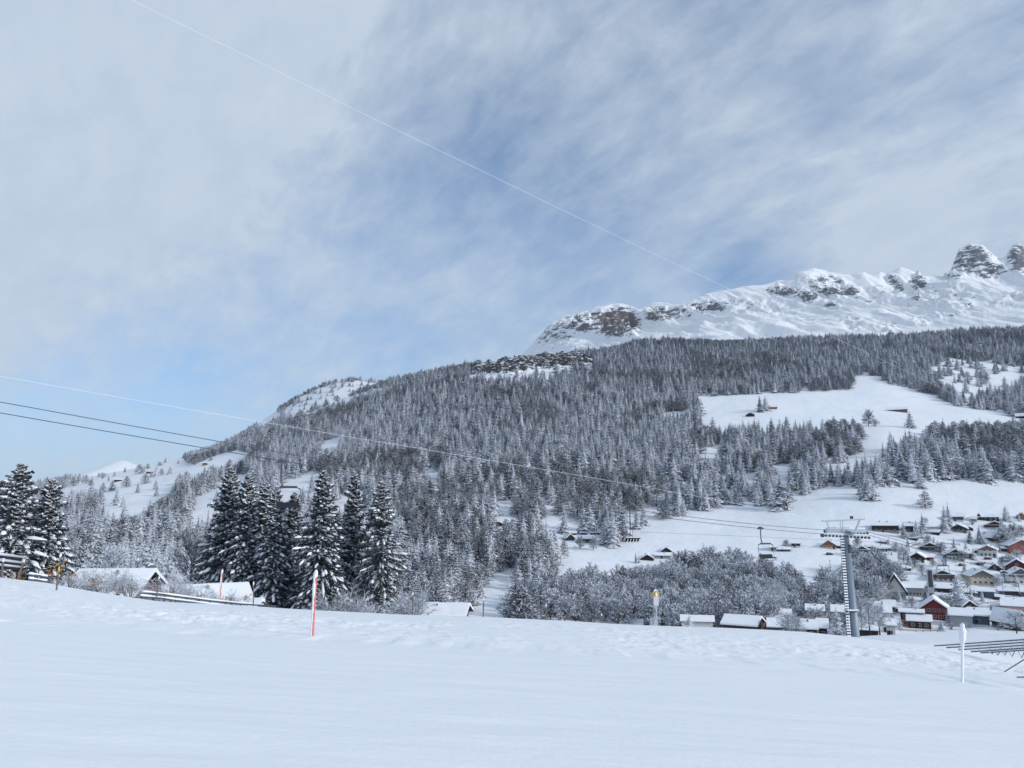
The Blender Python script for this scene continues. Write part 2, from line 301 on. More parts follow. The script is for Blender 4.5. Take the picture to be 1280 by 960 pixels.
# ------------------------------------------------------------------ object helpers
def tag(o, label=None, cat=None, group=None, kind=None):
    if label: o['label'] = label
    if cat: o['category'] = cat
    if group: o['group'] = group
    if kind: o['kind'] = kind
    return o
def empty(name, loc=(0, 0, 0), rz=0.0, **kw):
    o = bpy.data.objects.new(name, None); o.location = loc; o.rotation_euler = (0, 0, rz); o.empty_display_size = .5
    C.objects.link(o); return tag(o, **kw)
def link_mesh(name, me, parent=None, loc=(0, 0, 0), rot=(0, 0, 0), **kw):
    o = bpy.data.objects.new(name, me); C.objects.link(o); o.parent = parent; o.location = loc; o.rotation_euler = rot
    return tag(o, **kw)
class MB:
    def __init__(s): s.v = []; s.f = []; s.m = []
    def add(s, vs, fs, mi=0):
        n = len(s.v); s.v += [tuple(v) for v in vs]; s.f += [tuple(i + n for i in f) for f in fs]; s.m += [mi] * len(fs)
    def box(s, x0, x1, y0, y1, z0, z1, mi=0):
        s.add([(x0, y0, z0), (x1, y0, z0), (x1, y1, z0), (x0, y1, z0), (x0, y0, z1), (x1, y0, z1), (x1, y1, z1), (x0, y1, z1)],
              [(0, 3, 2, 1), (4, 5, 6, 7), (0, 1, 5, 4), (1, 2, 6, 5), (2, 3, 7, 6), (3, 0, 4, 7)], mi)
    def tube(s, pts, r, n=6, mi=0, cap=True):
        pts = [Vector(p) for p in pts]; rr = r if isinstance(r, (list, tuple)) else [r] * len(pts); base = len(s.v)
        for i, p in enumerate(pts):
            d = (pts[min(i + 1, len(pts) - 1)] - pts[max(i - 1, 0)]).normalized()
            u = d.cross(Vector((0, 0, 1)) if abs(d.z) < .9 else Vector((1, 0, 0))).normalized(); v = d.cross(u)
            for k in range(n):
                a = 2 * math.pi * k / n; s.v.append(tuple(p + (u * math.cos(a) + v * math.sin(a)) * rr[i]))
        for i in range(len(pts) - 1):
            for k in range(n):
                k2 = (k + 1) % n; s.f.append((base + i * n + k, base + i * n + k2, base + (i + 1) * n + k2, base + (i + 1) * n + k)); s.m.append(mi)
        if cap:
            s.f.append(tuple(base + k for k in range(n))); s.m.append(mi)
            s.f.append(tuple(base + (len(pts) - 1) * n + k for k in reversed(range(n)))); s.m.append(mi)
    def mesh(s, name, mats, smooth=False):
        me = bpy.data.meshes.new(name); me.from_pydata(s.v, [], s.f)
        for q in (mats if isinstance(mats, (list, tuple)) else [mats]): me.materials.append(q)
        if any(s.m): me.polygons.foreach_set('material_index', s.m)
        if smooth: me.polygons.foreach_set('use_smooth', [True] * len(s.f))
        me.update(); return me
    def build(s, name, mats, parent=None, loc=(0, 0, 0), rot=(0, 0, 0), smooth=False, **kw):
        return link_mesh(name, s.mesh(name, mats, smooth), parent, loc, rot, **kw)
def grid_mesh(name, X, Y, Z, mat, attrs=None):
    r, c = X.shape
    me = bpy.data.meshes.new(name)
    co = np.stack([X, Y, Z], -1).reshape(-1, 3)
    i = (np.arange(r - 1)[:, None] * c + np.arange(c - 1)[None, :]).ravel()
    f = np.stack([i, i + 1, i + c + 1, i + c], -1).astype(np.int32)
    me.vertices.add(len(co)); me.vertices.foreach_set('co', co.ravel().astype(np.float32))
    me.loops.add(f.size); me.loops.foreach_set('vertex_index', f.ravel())
    me.polygons.add(len(f)); me.polygons.foreach_set('loop_start', np.arange(0, f.size, 4, dtype=np.int32)); me.polygons.foreach_set('loop_total', np.full(len(f), 4, np.int32))
    me.polygons.foreach_set('use_smooth', np.ones(len(f), bool))
    me.update(calc_edges=True)
    for k, v in (attrs or {}).items():
        a = me.attributes.new(k, 'FLOAT', 'POINT'); a.data.foreach_set('value', v.ravel().astype(np.float32))
    me.materials.append(mat)
    o = bpy.data.objects.new(name, me); C.objects.link(o); return o

# ------------------------------------------------------------------ ground
a_f = np.linspace(-.9, .9, 760)
y_f = np.concatenate([np.linspace(2.5, 6, 20)[:-1], 1 / np.linspace(1 / 6, 1 / 50.0, 600)])
Yf, Af = np.meshgrid(y_f, a_f, indexing='ij'); Xf = Af * Yf
Zf = H(Xf, Yf)
pxf, pyf = to_px(Xf, Yf, Zf)
def band(y, c, wd): return np.exp(-((y - c) / wd) ** 2)
# trodden and churned snow: a wide piste edge just under the crest and a footprint trail below it
edge_y = np.interp(pxf, [p[0] for p in EDGE], [p[1] for p in EDGE])
lump = np.clip(fbm(Xf / .45, Yf / .6, 4, .65) * 2.6, -.8, 1)
wide = np.clip(band(pyf, edge_y + 16, 12) + .6 * band(pyf, edge_y + 34, 7), 0, 1) * amp(Yf, 12, 18) * np.clip(.55 + 1.8 * fbm(Xf / 6 + 3, Yf / 6, 3), .15, 1)
trail_y = np.interp(pxf, [0, 200, 420, 640, 820, 940, 1100, 1280], [776, 788, 797, 808, 818, 826, 838, 858])
tr = band(pyf, trail_y, 4.0) * np.clip(vnoise(Xf / .5, Yf * 0 + 2) * 2 - .6, 0, 1)
Zf = Zf + wide * lump * .12 - tr * .05 * (1 + lump) + .05 * fbm(Xf / 5, Yf / 3, 3) + .03 * fbm(Xf / 1.8, Yf / .6, 3)
o = grid_mesh('snow_field', Xf, Yf, Zf, M['field']); tag(o, kind='structure')
Xb, Yb = np.meshgrid(np.linspace(-60, 60, 40), np.linspace(-60, 2.6, 24)); o = grid_mesh('snow_ground', Xb, Yb, plane_z(Xb, Yb) - .02, M['field']); tag(o, kind='structure')
a_h = np.linspace(-1.25, 1.25, 620); y_h = np.exp(np.linspace(math.log(49.5), math.log(2450), 330))
Yh, Ah = np.meshgrid(y_h, a_h, indexing='ij'); Xh = Ah * Yh; Zh = H(Xh, Yh)
o = grid_mesh('hillside', Xh, Yh, Zh, M['hill']); tag(o, kind='structure')
a_m = np.linspace(-.75, 1.15, 1050); y_m = np.concatenate([np.linspace(2440, 3420, 170), np.linspace(3424, 3620, 50), np.linspace(3640, 4600, 30)])
Ym, Am = np.meshgrid(y_m, a_m, indexing='ij'); Xm = Am * Ym; Zm = H(Xm, Ym)
pxm, pym = to_px(Xm, Ym, Zm); rk, red = rock_mask(pxm, pym)
o = grid_mesh('mountain', Xm, Ym, Zm, M['mountain'], {'rock': rk, 'redrock': red}); tag(o, kind='structure')
# far sunlit summit on the left
pts = [(60, 625), (95, 606), (118, 590), (130, 581), (142, 576), (152, 575), (163, 578), (178, 584), (205, 596), (260, 615)]
ax = [at(x, y, 5600).x for x, y in pts]; az = [at(x, y, 5600).z for x, y in pts]
xs = np.linspace(ax[0], ax[-1], 90); ys = np.linspace(5000, 6600, 60); Xq, Yq = np.meshgrid(xs, ys)
cz = np.interp(xs, ax, az)[None, :] * np.ones_like(Xq)
Zq = cz - np.abs(Yq - 5600) * .30 + 14 * (ridged(Xq / 160, Yq / 500, 4) - .6)
o = grid_mesh('snowy_summit', Xq, Yq, Zq, M['hill']); tag(o, kind='structure')

# ------------------------------------------------------------------ trees
def spruce_mesh(name, seed, levels=17, rad=.17, segs=4, nb=9, mats=None):
    rnd = random.Random(seed); mb = MB()
    mb.tube([(0, 0, 0), (0, 0, .5), (0, 0, .97)], [.014, .009, .002], 5, 1, False)
    for k in range(9):
        a = k * .698; a2 = a + .698; r_ = rad * .55
        mb.add([(math.cos(a) * r_, math.sin(a) * r_, .05), (math.cos(a2) * r_, math.sin(a2) * r_, .05), (math.cos(a2) * r_ * .45, math.sin(a2) * r_ * .45, .55), (math.cos(a) * r_ * .45, math.sin(a) * r_ * .45, .55), (0, 0, .92)], [(0, 1, 2, 3), (3, 2, 4)])
    asym = rnd.uniform(0, 6.28); narrow = rnd.uniform(.85, 1.1)
    for i in range(levels):
        t_ = i / (levels - 1); z0 = .06 + .92 * t_
        L = rad * narrow * ((1 - t_) ** .66 * .96 + .04) * rnd.uniform(.82, 1.15)
        n = max(4, int(nb * (1 - .45 * t_))); ph = rnd.random() * 6.28
        for k in range(n):
            a = ph + 2 * math.pi * k / n + rnd.uniform(-.25, .25); l = L * rnd.uniform(.72, 1.2) * (1 + .1 * math.cos(a - asym))
            ca, sa = math.cos(a), math.sin(a); dr = rnd.uniform(.35, .8) * (1 - .5 * t_); z1 = z0 + rnd.uniform(-.5, .5) * .92 / (levels - 1)
            sp_ = []
            for j in range(segs + 1):
                q = j / segs; sp_.append(Vector((ca * l * q, sa * l * q, z1 + rnd.uniform(-.004, .004) + l * (.12 * q - dr * q * q))))
            wd = l * rnd.uniform(.42, .58)
            for j in range(segs):
                p, q_ = sp_[j], sp_[j + 1]; mid = (p + q_) / 2; ww = wd * (1 - .55 * j / segs) * rnd.uniform(.7, 1.25)
                for sgn in (-1, 1):
                    out = mid + Vector((-sa * sgn * ww + ca * l * .16, ca * sgn * ww + sa * l * .16, -ww * rnd.uniform(.35, .85)))
                    mb.add([p, q_, out], [(0, 1, 2)] if sgn > 0 else [(1, 0, 2)])
    tip = Vector((0, 0, 1.0))
    for k in range(4):
        a = k * 1.57; mb.add([tip, (math.cos(a) * .012, math.sin(a) * .012, .93), (math.cos(a + 1.57) * .012, math.sin(a + 1.57) * .012, .93)], [(0, 1, 2)])
    return mb.mesh(name, mats or [M['spruce'], M['bark']])
def ribbon(mb, p, q, wd, rnd, mi=0):
    d = (q - p); s_ = d.cross(Vector((rnd.uniform(-1, 1), rnd.uniform(-1, 1), rnd.uniform(-1, 1))))
    if s_.length < 1e-6: return
    s_.normalize(); mb.add([p - s_ * wd, p + s_ * wd, q + s_ * wd * .5, q - s_ * wd * .5], [(0, 1, 2, 3)], mi)
def broad_mesh(name, seed, conical=False, n1=26, n2=9, n3=4, wd=.007, shrub=False, mat='twig', stem=.3, spread=.36):
    """bare frosted crown: limbs > branches > twigs, unit height"""
    rnd = random.Random(seed); mb = MB()
    if not shrub: mb.tube([(0, 0, 0), (rnd.uniform(-.01, .01), rnd.uniform(-.01, .01), .4), (rnd.uniform(-.03, .03), rnd.uniform(-.03, .03), .85)], [.02, .013, .004], 6, 1, False)
    for i in range(n1):
        t_ = (i + .5) / n1; a = i * 2.4 + rnd.uniform(-.3, .3)
        if shrub: p0 = Vector((rnd.uniform(-.05, .05), rnd.uniform(-.05, .05), 0)); el = rnd.uniform(.7, 1.45); l = rnd.uniform(.6, .95)
        elif conical: p0 = Vector((0, 0, .08 + .86 * t_)); el = rnd.uniform(-.15, .3) + .4 * t_; l = spread * (1 - t_) ** .7 * rnd.uniform(.8, 1.15) + .04
        else: p0 = Vector((0, 0, stem + .5 * t_)); el = .25 + .95 * t_ + rnd.uniform(-.2, .2); l = spread * rnd.uniform(.8, 1.15) * (1.1 - .35 * abs(t_ - .35))
        d = Vector((math.cos(a) * math.cos(el), math.sin(a) * math.cos(el), math.sin(el)))
        p1 = p0 + d * l
        if not conical: p1.z = min(p1.z, .97)
        if not shrub or l > 0: mb.tube([p0, (p0 + p1) / 2 + Vector((0, 0, .01)), p1], [wd * 1.1, wd * .8, wd * .3], 3, 1, False)
        for j in range(n2):
            q = rnd.uniform(.2 if not shrub else .35, 1.0); b0 = p0.lerp(p1, q)
            dd = (d + Vector((rnd.gauss(0, .55), rnd.gauss(0, .55), rnd.gauss(.1 if not conical else -.15, .4)))).normalized(); b1 = b0 + dd * l * rnd.uniform(.25, .5) * (1.15 - .4 * q)
            ribbon(mb, b0, b1, wd * .8, rnd)
            for k in range(n3):
                c0 = b0.lerp(b1, rnd.uniform(.25, 1)); c1 = c0 + (dd + Vector((rnd.gauss(0, .8), rnd.gauss(0, .8), rnd.gauss(0, .6)))).normalized() * l * rnd.uniform(.1, .24)
                ribbon(mb, c0, c1, wd * rnd.uniform(.6, 1.3), rnd)
    return mb.mesh(name, [M[mat], M['bark']])
def hero_meshes(seed, h, rad):
    """large near spruce in metres: crown of drooping branches with hanging twigs, pillows of snow"""
    rnd = random.Random(seed); cr_ = MB(); sn = MB(); tr_ = MB()
    tr_.tube([(0, 0, -1), (0, 0, h * .5), (.1, 0, h * .97)], [.34, .2, .03], 8)
    n = int(h * 15); 
    for i in range(n):
        t_ = (i + rnd.random()) / n; z0 = .05 * h + t_ * .94 * h
        a = i * 2.39996 + rnd.uniform(-.4, .4)
        l = rad * ((1 - t_) ** .74 + .04) * rnd.uniform(.5, 1.22) * (1 + .22 * math.sin(2 * a + seed + z0 * .55) + .12 * math.sin(5 * a + z0)); ca, sa = math.cos(a), math.sin(a); dr = rnd.uniform(.5, 1.05) * (1 - .7 * t_); up = .2 + .25 * t_
        S = 7; sp_ = []; wob = rnd.uniform(-.15, .15)
        for j in range(S + 1):
            q = j / S; aa = a + wob * q
            sp_.append(Vector((math.cos(aa) * l * q, math.sin(aa) * l * q, z0 + l * (up * q - dr * q * q + .12 * q ** 4) + rnd.uniform(-.02, .02))))
        side = Vector((-sa, ca, 0)); fw = Vector((ca, sa, 0))
        for j in range(1, S + 1):
            p = sp_[j]; q = j / S; ww = l * .34 * (1 - .6 * q) + .12
            for sgn in (-1, 1):
                for rep in range(2):
                    tipv = p + side * sgn * ww * rnd.uniform(.5, 1.15) + fw * ww * rnd.uniform(.1, .7) + Vector((0, 0, -ww * rnd.uniform(.25, 1.0)))
                    wv = fw * .09 + Vector((0, 0, .05)); b0 = sp_[j - 1].lerp(p, rnd.random())
                    cr_.add([b0 - fw * .1, b0 + fw * .1, tipv + wv * .6, tipv - wv * .6 + Vector((0, 0, -.10))], [(0, 1, 2, 3)])
            cr_.add([sp_[j - 1] + side * .05, sp_[j - 1] - side * .05, p - side * .05, p + side * .05], [(0, 1, 2, 3)])
        # snow pillow broken in one to three lumps
        if rnd.random() < .95:
            segs_ = [(rnd.uniform(.12, .3), rnd.uniform(.5, .65)), (rnd.uniform(.62, .72), rnd.uniform(.9, 1.03))] if rnd.random() < .7 else [(.25, .98)]
            for (q0, q1) in segs_:
                K = 5; ring = []
                for k in range(K):
                    q = q0 + (q1 - q0) * k / (K - 1); x_ = min(q, .999) * S; j = int(x_); p = sp_[j].lerp(sp_[j + 1], x_ - j)
                    s_ = math.sin(math.pi * (k + .35) / (K - .3)); ww = min(.26, .06 + .06 * l) * s_ * rnd.uniform(.6, 1.4); hh_ = ww * .8
                    p = p + Vector((0, 0, .03))
                    ring.append([p + side * ww + Vector((0, 0, -.05 - ww * .25)), p + side * ww * .55 + Vector((0, 0, hh_ * .8)), p + Vector((0, 0, hh_)) - side * ww * .5, p - side * ww + Vector((0, 0, -.05 - ww * .25))])
                vs = [v for r_ in ring for v in r_]; fs = []
                for k in range(K - 1):
                    for c_ in range(3): fs.append((k * 4 + c_, k * 4 + c_ + 1, (k + 1) * 4 + c_ + 1, (k + 1) * 4 + c_))
                sn.add(vs, fs)
                if rnd.random() < .9:   # lumps on the side twigs
                    for _ in range(11):
                        p = sp_[rnd.randint(2, S)] + side * rnd.choice((-1, 1)) * l * rnd.uniform(.08, .28) + Vector((0, 0, -l * .09)); r0 = rnd.uniform(.05, .14)
                        e = side * rnd.choice((-1, 1)) * r0 * 2.6 + fw * r0 * 1.6 + Vector((0, 0, -r0 * .7)); g = fw * r0 * .6
                        sn.add([p - e, p + g, p + e, p - g, p + Vector((0, 0, r0 * .6))], [(0, 1, 4), (1, 2, 4), (2, 3, 4), (3, 0, 4)])
    return tr_.mesh('trunk', M['bark']), cr_.mesh('crown', M['spruce_near']), sn.mesh('snow_load', M['snow'], True)
SPR = [spruce_mesh('spruce', 10 + i, rad=[.19, .23, .17, .25, .21][i], levels=[18, 16, 19, 15, 17][i]) for i in range(5)]
LAR = [broad_mesh('larch', 40 + i, True, 46, 9, 4, .009, mat='larch', spread=.30) for i in range(3)]
BRO = [broad_mesh('broadleaf', 60 + i, False, 30, 11, 4, .0085, stem=.12) for i in range(4)]
SHR = [broad_mesh('shrub', 80 + i, False, 20, 7, 4, .009, True) for i in range(3)]
BRN = [broad_mesh('near_broadleaf', 90 + i, False, 30, 12, 5, .0045) for i in range(2)]
SHN = [broad_mesh('near_shrub', 95 + i, False, 34, 8, 4, .005, True) for i in range(2)]
HERO = [hero_meshes(200 + i, hh_, rr_) for i, (hh_, rr_) in enumerate([(24, 5.2), (24, 4.4), (17, 4.6), (21, 3.9)])]
HERO_H = [24, 24, 17, 21]
def hero(px, py_top, Y, var, label, rz=0., wid=1.0):
    g = at(px, py_top, Y); z0 = Hs(g.x, g.y); s_ = (g.z - z0) / (HERO_H[var] * 1.0)
    e = empty('spruce_tree', (g.x, g.y, z0), rz, label=label, cat='spruce tree', group='tall snow-laden spruces beyond the snowfield'); e.scale = (s_ * wid * 1.1, s_ * wid * 1.1, s_)
    for nm, me in zip(('trunk', 'crown', 'snow_load'), HERO[var]): link_mesh(nm, me, e)
    return e
rnd = random.Random(5)
HT = [
 (27, 578, 100, 2, 'broad snow-laden spruce beside the dark slatted fence at the left edge', 1.0),
 (66, 598, 103, 2, 'spruce right of the broad one at the left edge, above the short stake', .85),
 (-14, 640, 88, 2, 'snow-laden spruce cut off by the left edge of the photo', 1.0),
 (3, 600, 116, 2, 'spruce peeking out behind the broad one at the left edge', .8),
 (288, 583, 135, 0, 'leftmost tall spruce of the main cluster, behind the left end of the long white roof', .86),
 (311, 590, 131, 1, 'second tall spruce from the left in the main cluster, above the far red pole', .86),
 (333, 600, 140, 3, 'slimmer spruce close behind the second tall spruce of the main cluster', .9),
 (268, 650, 146, 3, 'shorter dark spruce at the left foot of the main cluster', 1.0),
 (346, 607, 128, 3, 'spruce in the main cluster whose tip stands just under the hanging chair', .85),
 (369, 613, 132, 3, 'lower spruce in the middle of the main cluster, left of the tallest', .92),
 (405, 587, 124, 0, 'dense tall spruce directly behind the near red pole', .9),
 (421, 640, 133, 3, 'shorter spruce squeezed between the two tall ones behind the near red pole', .9),
 (444, 589, 136, 1, 'tall spruce with a thin tip, second from the right end of the main cluster', .82),
 (478, 600, 130, 0, 'spruce at the right end of the main cluster, with a bent ragged top', .84),
 (466, 632, 142, 3, 'short spruce hidden between the two rightmost trees of the main cluster', .9)]
for i, (x, y, Y, v, lb, wd) in enumerate(HT): hero(x, y, Y, v, lb, rnd.random() * 6.28, wd)
# --- forest polygons in ground pixels
def inpoly(px, py, poly):
    r = np.zeros(px.shape, bool); n = len(poly)
    for i in range(n):
        x1, y1 = poly[i]; x2, y2 = poly[(i + 1) % n]
        c = ((y1 > py) != (y2 > py)) & (px < (x2 - x1) * (py - y1) / ((y2 - y1) if y2 != y1 else 1e-9) + x1)
        r ^= c
    return r
CLEAR = [
 [(874, 536), (872, 497), (940, 493), (1062, 488), (1068, 470), (1084, 467), (1112, 480), (1160, 492), (1195, 507), (1290, 524), (1290, 541), (1188, 545), (1165, 545), (1150, 560), (1112, 562), (1098, 590), (1062, 596), (1040, 600), (1032, 588), (1058, 575), (1078, 560), (1074, 540), (985, 540), (960, 548), (880, 542)],
 [(682, 740), (692, 702), (735, 702), (758, 700), (775, 680), (800, 660), (830, 650), (865, 640), (905, 634), (935, 640), (975, 638), (1000, 628), (1018, 612), (1035, 608), (1060, 616), (1085, 628), (1098, 608), (1120, 606), (1140, 612), (1165, 612), (1175, 602), (1210, 600), (1245, 610), (1290, 602), (1290, 806), (1010, 806), (1010, 745), (945, 736), (900, 732), (830, 735), (760, 745), (690, 747)],
 [(598, 740), (606, 724), (636, 710), (655, 714), (640, 730), (615, 745)], [(575, 768), (612, 756), (632, 752), (640, 765), (620, 790), (560, 790)],
 [(612, 628), (640, 622), (645, 632), (615, 637)], [(672, 640), (700, 622), (735, 618), (730, 632), (700, 645), (678, 650)], [(775, 625), (800, 608), (838, 606), (842, 622), (810, 636), (780, 640)], [(608, 662), (650, 655), (650, 668), (610, 670)], [(520, 590), (545, 582), (550, 596), (525, 602)],
 [(395, 565), (405, 552), (432, 542), (436, 552), (415, 566)], [(340, 622), (352, 604), (380, 596), (408, 590), (412, 600), (385, 615), (360, 630)], [(405, 630), (450, 612), (470, 622), (430, 640)],
 [(62, 626), (80, 609), (128, 588), (152, 576), (226, 568), (244, 588), (212, 600), (180, 604), (150, 610), (118, 620), (90, 628)],
 [(118, 638), (138, 617), (180, 607), (218, 600), (222, 614), (200, 632), (182, 648), (160, 656), (138, 656)], [(228, 590), (262, 572), (296, 562), (312, 568), (304, 580), (262, 592), (240, 604)], [(230, 654), (244, 625), (268, 604), (302, 590), (322, 602), (294, 634), (264, 662), (240, 672)],
 [(352, 520), (372, 500), (392, 488), (425, 477), (480, 475), (482, 484), (445, 492), (415, 504), (368, 522)], [(320, 528), (345, 512), (352, 518), (330, 534)],
 [(584, 466), (612, 452), (650, 448), (700, 444), (742, 448), (742, 460), (700, 464), (640, 471), (600, 471)],
 [(1160, 462), (1185, 447), (1215, 452), (1250, 455), (1290, 458), (1290, 470), (1244, 466), (1238, 480), (1228, 490), (1200, 498), (1192, 482)], [(1225, 482), (1290, 464), (1290, 472), (1240, 490)], [(872, 560), (895, 556), (900, 568), (880, 572)], [(960, 590), (985, 578), (1000, 585), (975, 596)], [(930, 592), (945, 588), (948, 598), (934, 602)], [(670, 670), (748, 665), (764, 682), (764, 700), (700, 708), (690, 690)], [(812, 530), (830, 516), (866, 512), (862, 524), (840, 531)], [(612, 653), (634, 652), (634, 667), (612, 667)],
]
GROVE = [[(676, 752), (700, 744), (760, 738), (830, 728), (850, 716), (900, 712), (945, 712), (960, 726), (1005, 738), (1018, 750), (1050, 736), (1066, 718), (1118, 716), (1130, 736), (1098, 756), (1085, 772), (1030, 790), (900, 796), (676, 790)]]
rn = np.random.RandomState(11)
def cands(n, y0, y1, a0=-.78, a1=.78):
    Y = np.sqrt(rn.rand(n) * (y1 ** 2 - y0 ** 2) + y0 ** 2); a = a0 + (a1 - a0) * rn.rand(n); X = a * Y; Z = H(X, Y); px, py = to_px(X, Y, Z)
    return X, Y, Z, px, py
X, Y, Z, px, py = cands(112000, 235, 2300, -.98, 1.12)
keep = np.ones(len(X), bool)
for p in CLEAR: keep &= ~inpoly(px, py, p)
hid = rn.rand(len(X)) < .9
for p in CLEAR[2:-3]:
    for q in ((4., 8.) if p[0][0] < 330 else (6., 12.)): keep &= ~(inpoly(px, py - q * 1150 / Y * .9, p) & hid)
for p in CLEAR: keep |= inpoly(px, py, p) & (rn.rand(len(X)) < .3) if p[0] == (352, 520) else False
for p in CLEAR[5:7]: keep |= inpoly(px, py, p) & (rn.rand(len(X)) < .5)
for p in CLEAR[10:17]:
    if p[0][0] < 300: keep |= inpoly(px, py, p) & (rn.rand(len(X)) < .012)
keep |= inpoly(px, py, CLEAR[-8]) & (rn.rand(len(X)) < .10)
jit = 4 * (fbm(X / 60, Y / 60, 2))
grove = np.zeros(len(X), bool)
for p in GROVE: grove |= inpoly(px, py, p)
keep &= ~grove
keep &= ~((px > 1030) & (py > 640)); keep &= ~((px > 1170) & (py > 604) & (py < 640)); keep &= ~((px > 690) & (py > 742))
# thin out: hidden dips, the bald top, far left low valley density
keep &= ~((Y > 1750) & (px > 500)); keep &= ~((Y > 1690) & (px < 262))
thin = rn.rand(len(X)); keep &= ~((Y > 1050) & (thin > .72)); keep &= ~((Y > 1750) & (thin > .5)); keep &= ~((px < -60) & (thin > .4)); keep &= ~((px > 1340) & (thin > .4))
keep &= ~((fbm(X / 40 + 5, Y / 40, 3) > .19) & (py > 560) & (thin > .35))
X, Y, Z, px, py = (q[keep] for q in (X, Y, Z, px, py))
lar = (fbm(X / 90 + 40, Y / 90, 3) + .10 * ((py > 600) & (px > 480) & (px < 760)) + .08 * ((py > 520) & (py < 640) & (px > 780))) > .10
lar &= rn.rand(len(X)) < .75
ht = np.where(lar, rn.uniform(10, 18, len(X)), np.clip(rn.normal(16.3, 4.0, len(X)), 6, 27)) * np.where(Y > 1750, .72, np.where(Y > 1300, .86, 1.0)) * np.where((px < 330) & (Y > 1000), .85, 1) * np.where(Y < 420, .8, 1)
var = np.where(lar, rn.randint(0, 3, len(X)), rn.randint(0, 5, len(X))); rot = rn.rand(len(X)) * 6.28; wid = rn.uniform(1.0, 1.6, len(X)) * np.where(Y > 1200, 1.12, 1)
order = np.argsort(Y); vis = (px > -8) & (px < 1288) & (py > 430)
ns = nl = 0; indiv = np.zeros(len(X), bool)
def place_tree(name, me, x, y, z, h, wd, r, label, cat, group):
    o = bpy.data.objects.new(name, me); C.objects.link(o); o.location = (x, y, z - .02 * h); o.scale = (h * wd, h * wd, h); o.rotation_euler = (0, 0, r)
    return tag(o, label, cat, group)
def look(h, w_): return ('short' if h < 15 else 'tall' if h > 20 else 'middling') + (' slim' if w_ < 1.15 else ' broad' if w_ > 1.45 else '') + ' frosted'
def zone(x, y):
    if x < 330 and y > 655: return 'in the low wood right of the left-edge spruces'
    if x < 330: return 'among the meadows of the low hill on the left'
    if x < 500: return 'on the slope rising behind the main spruce cluster'
    if x < 700: return 'in the wood right of the main spruce cluster'
    if x < 860: return 'in the wood above the twin small chalets'
    if x < 1045: return 'at the forest edge above the hanging chair and the lower meadow'
    if x < 1180: return 'in the clump amid the meadow above the village'
    return 'in the dense block above the village at the right edge'
for i in order:
    if not vis[i]: continue
    if lar[i] and nl < 150:
        nl += 1; indiv[i] = True
        place_tree('larch_tree', LAR[var[i]], X[i], Y[i], Z[i], ht[i], wid[i], rot[i], look(ht[i], wid[i]) + ' larch ' + zone(px[i], py[i]), 'larch tree', 'frosted larches on the mountainside')
    elif not lar[i] and ns < 215:
        ns += 1; indiv[i] = True
        place_tree('spruce_tree', SPR[var[i]], X[i], Y[i], Z[i], ht[i], wid[i], rot[i], look(ht[i], wid[i]) + ' spruce ' + zone(px[i], py[i]), 'spruce tree', 'frosted spruces on the mountainside')
rest = ~indiv
# deciduous groves
Xg, Yg, Zg, pxg, pyg = cands(9000, 255, 500, -.05, .56)
kg = np.zeros(len(Xg), bool)
for p in GROVE: kg |= inpoly(pxg, pyg, p)
kg &= Yg > 285
idx = np.where(kg)[0]; chosen = []
for i in idx:
    if all((Xg[i] - Xg[j]) ** 2 + (Yg[i] - Yg[j]) ** 2 > 20 for j in chosen): chosen.append(i)
    if len(chosen) >= 290: break
for i in chosen:
    place_tree('broadleaf_tree', BRO[i % 4], Xg[i], Yg[i], Zg[i], rn.uniform(10, 16), rn.uniform(.9, 1.25), rn.rand() * 6.28,
               ('small' if rn.rand() < 0 else ('front-row' if Yg[i] < 330 else 'middle' if Yg[i] < 390 else 'uphill')) + ' bare frosted broadleaf tree ' + ('in the grove left of the banner' if pxg[i] < 800 else 'in the grove between banner and hanging chair' if pxg[i] < 920 else 'in the grove below the hanging chair' if pxg[i] < 1015 else 'in the grove beside the lift pylon' if pxg[i] < 1075 else 'in the grove below the tan-walled houses'), 'broadleaf tree', 'bare frosted trees behind the low roofs')
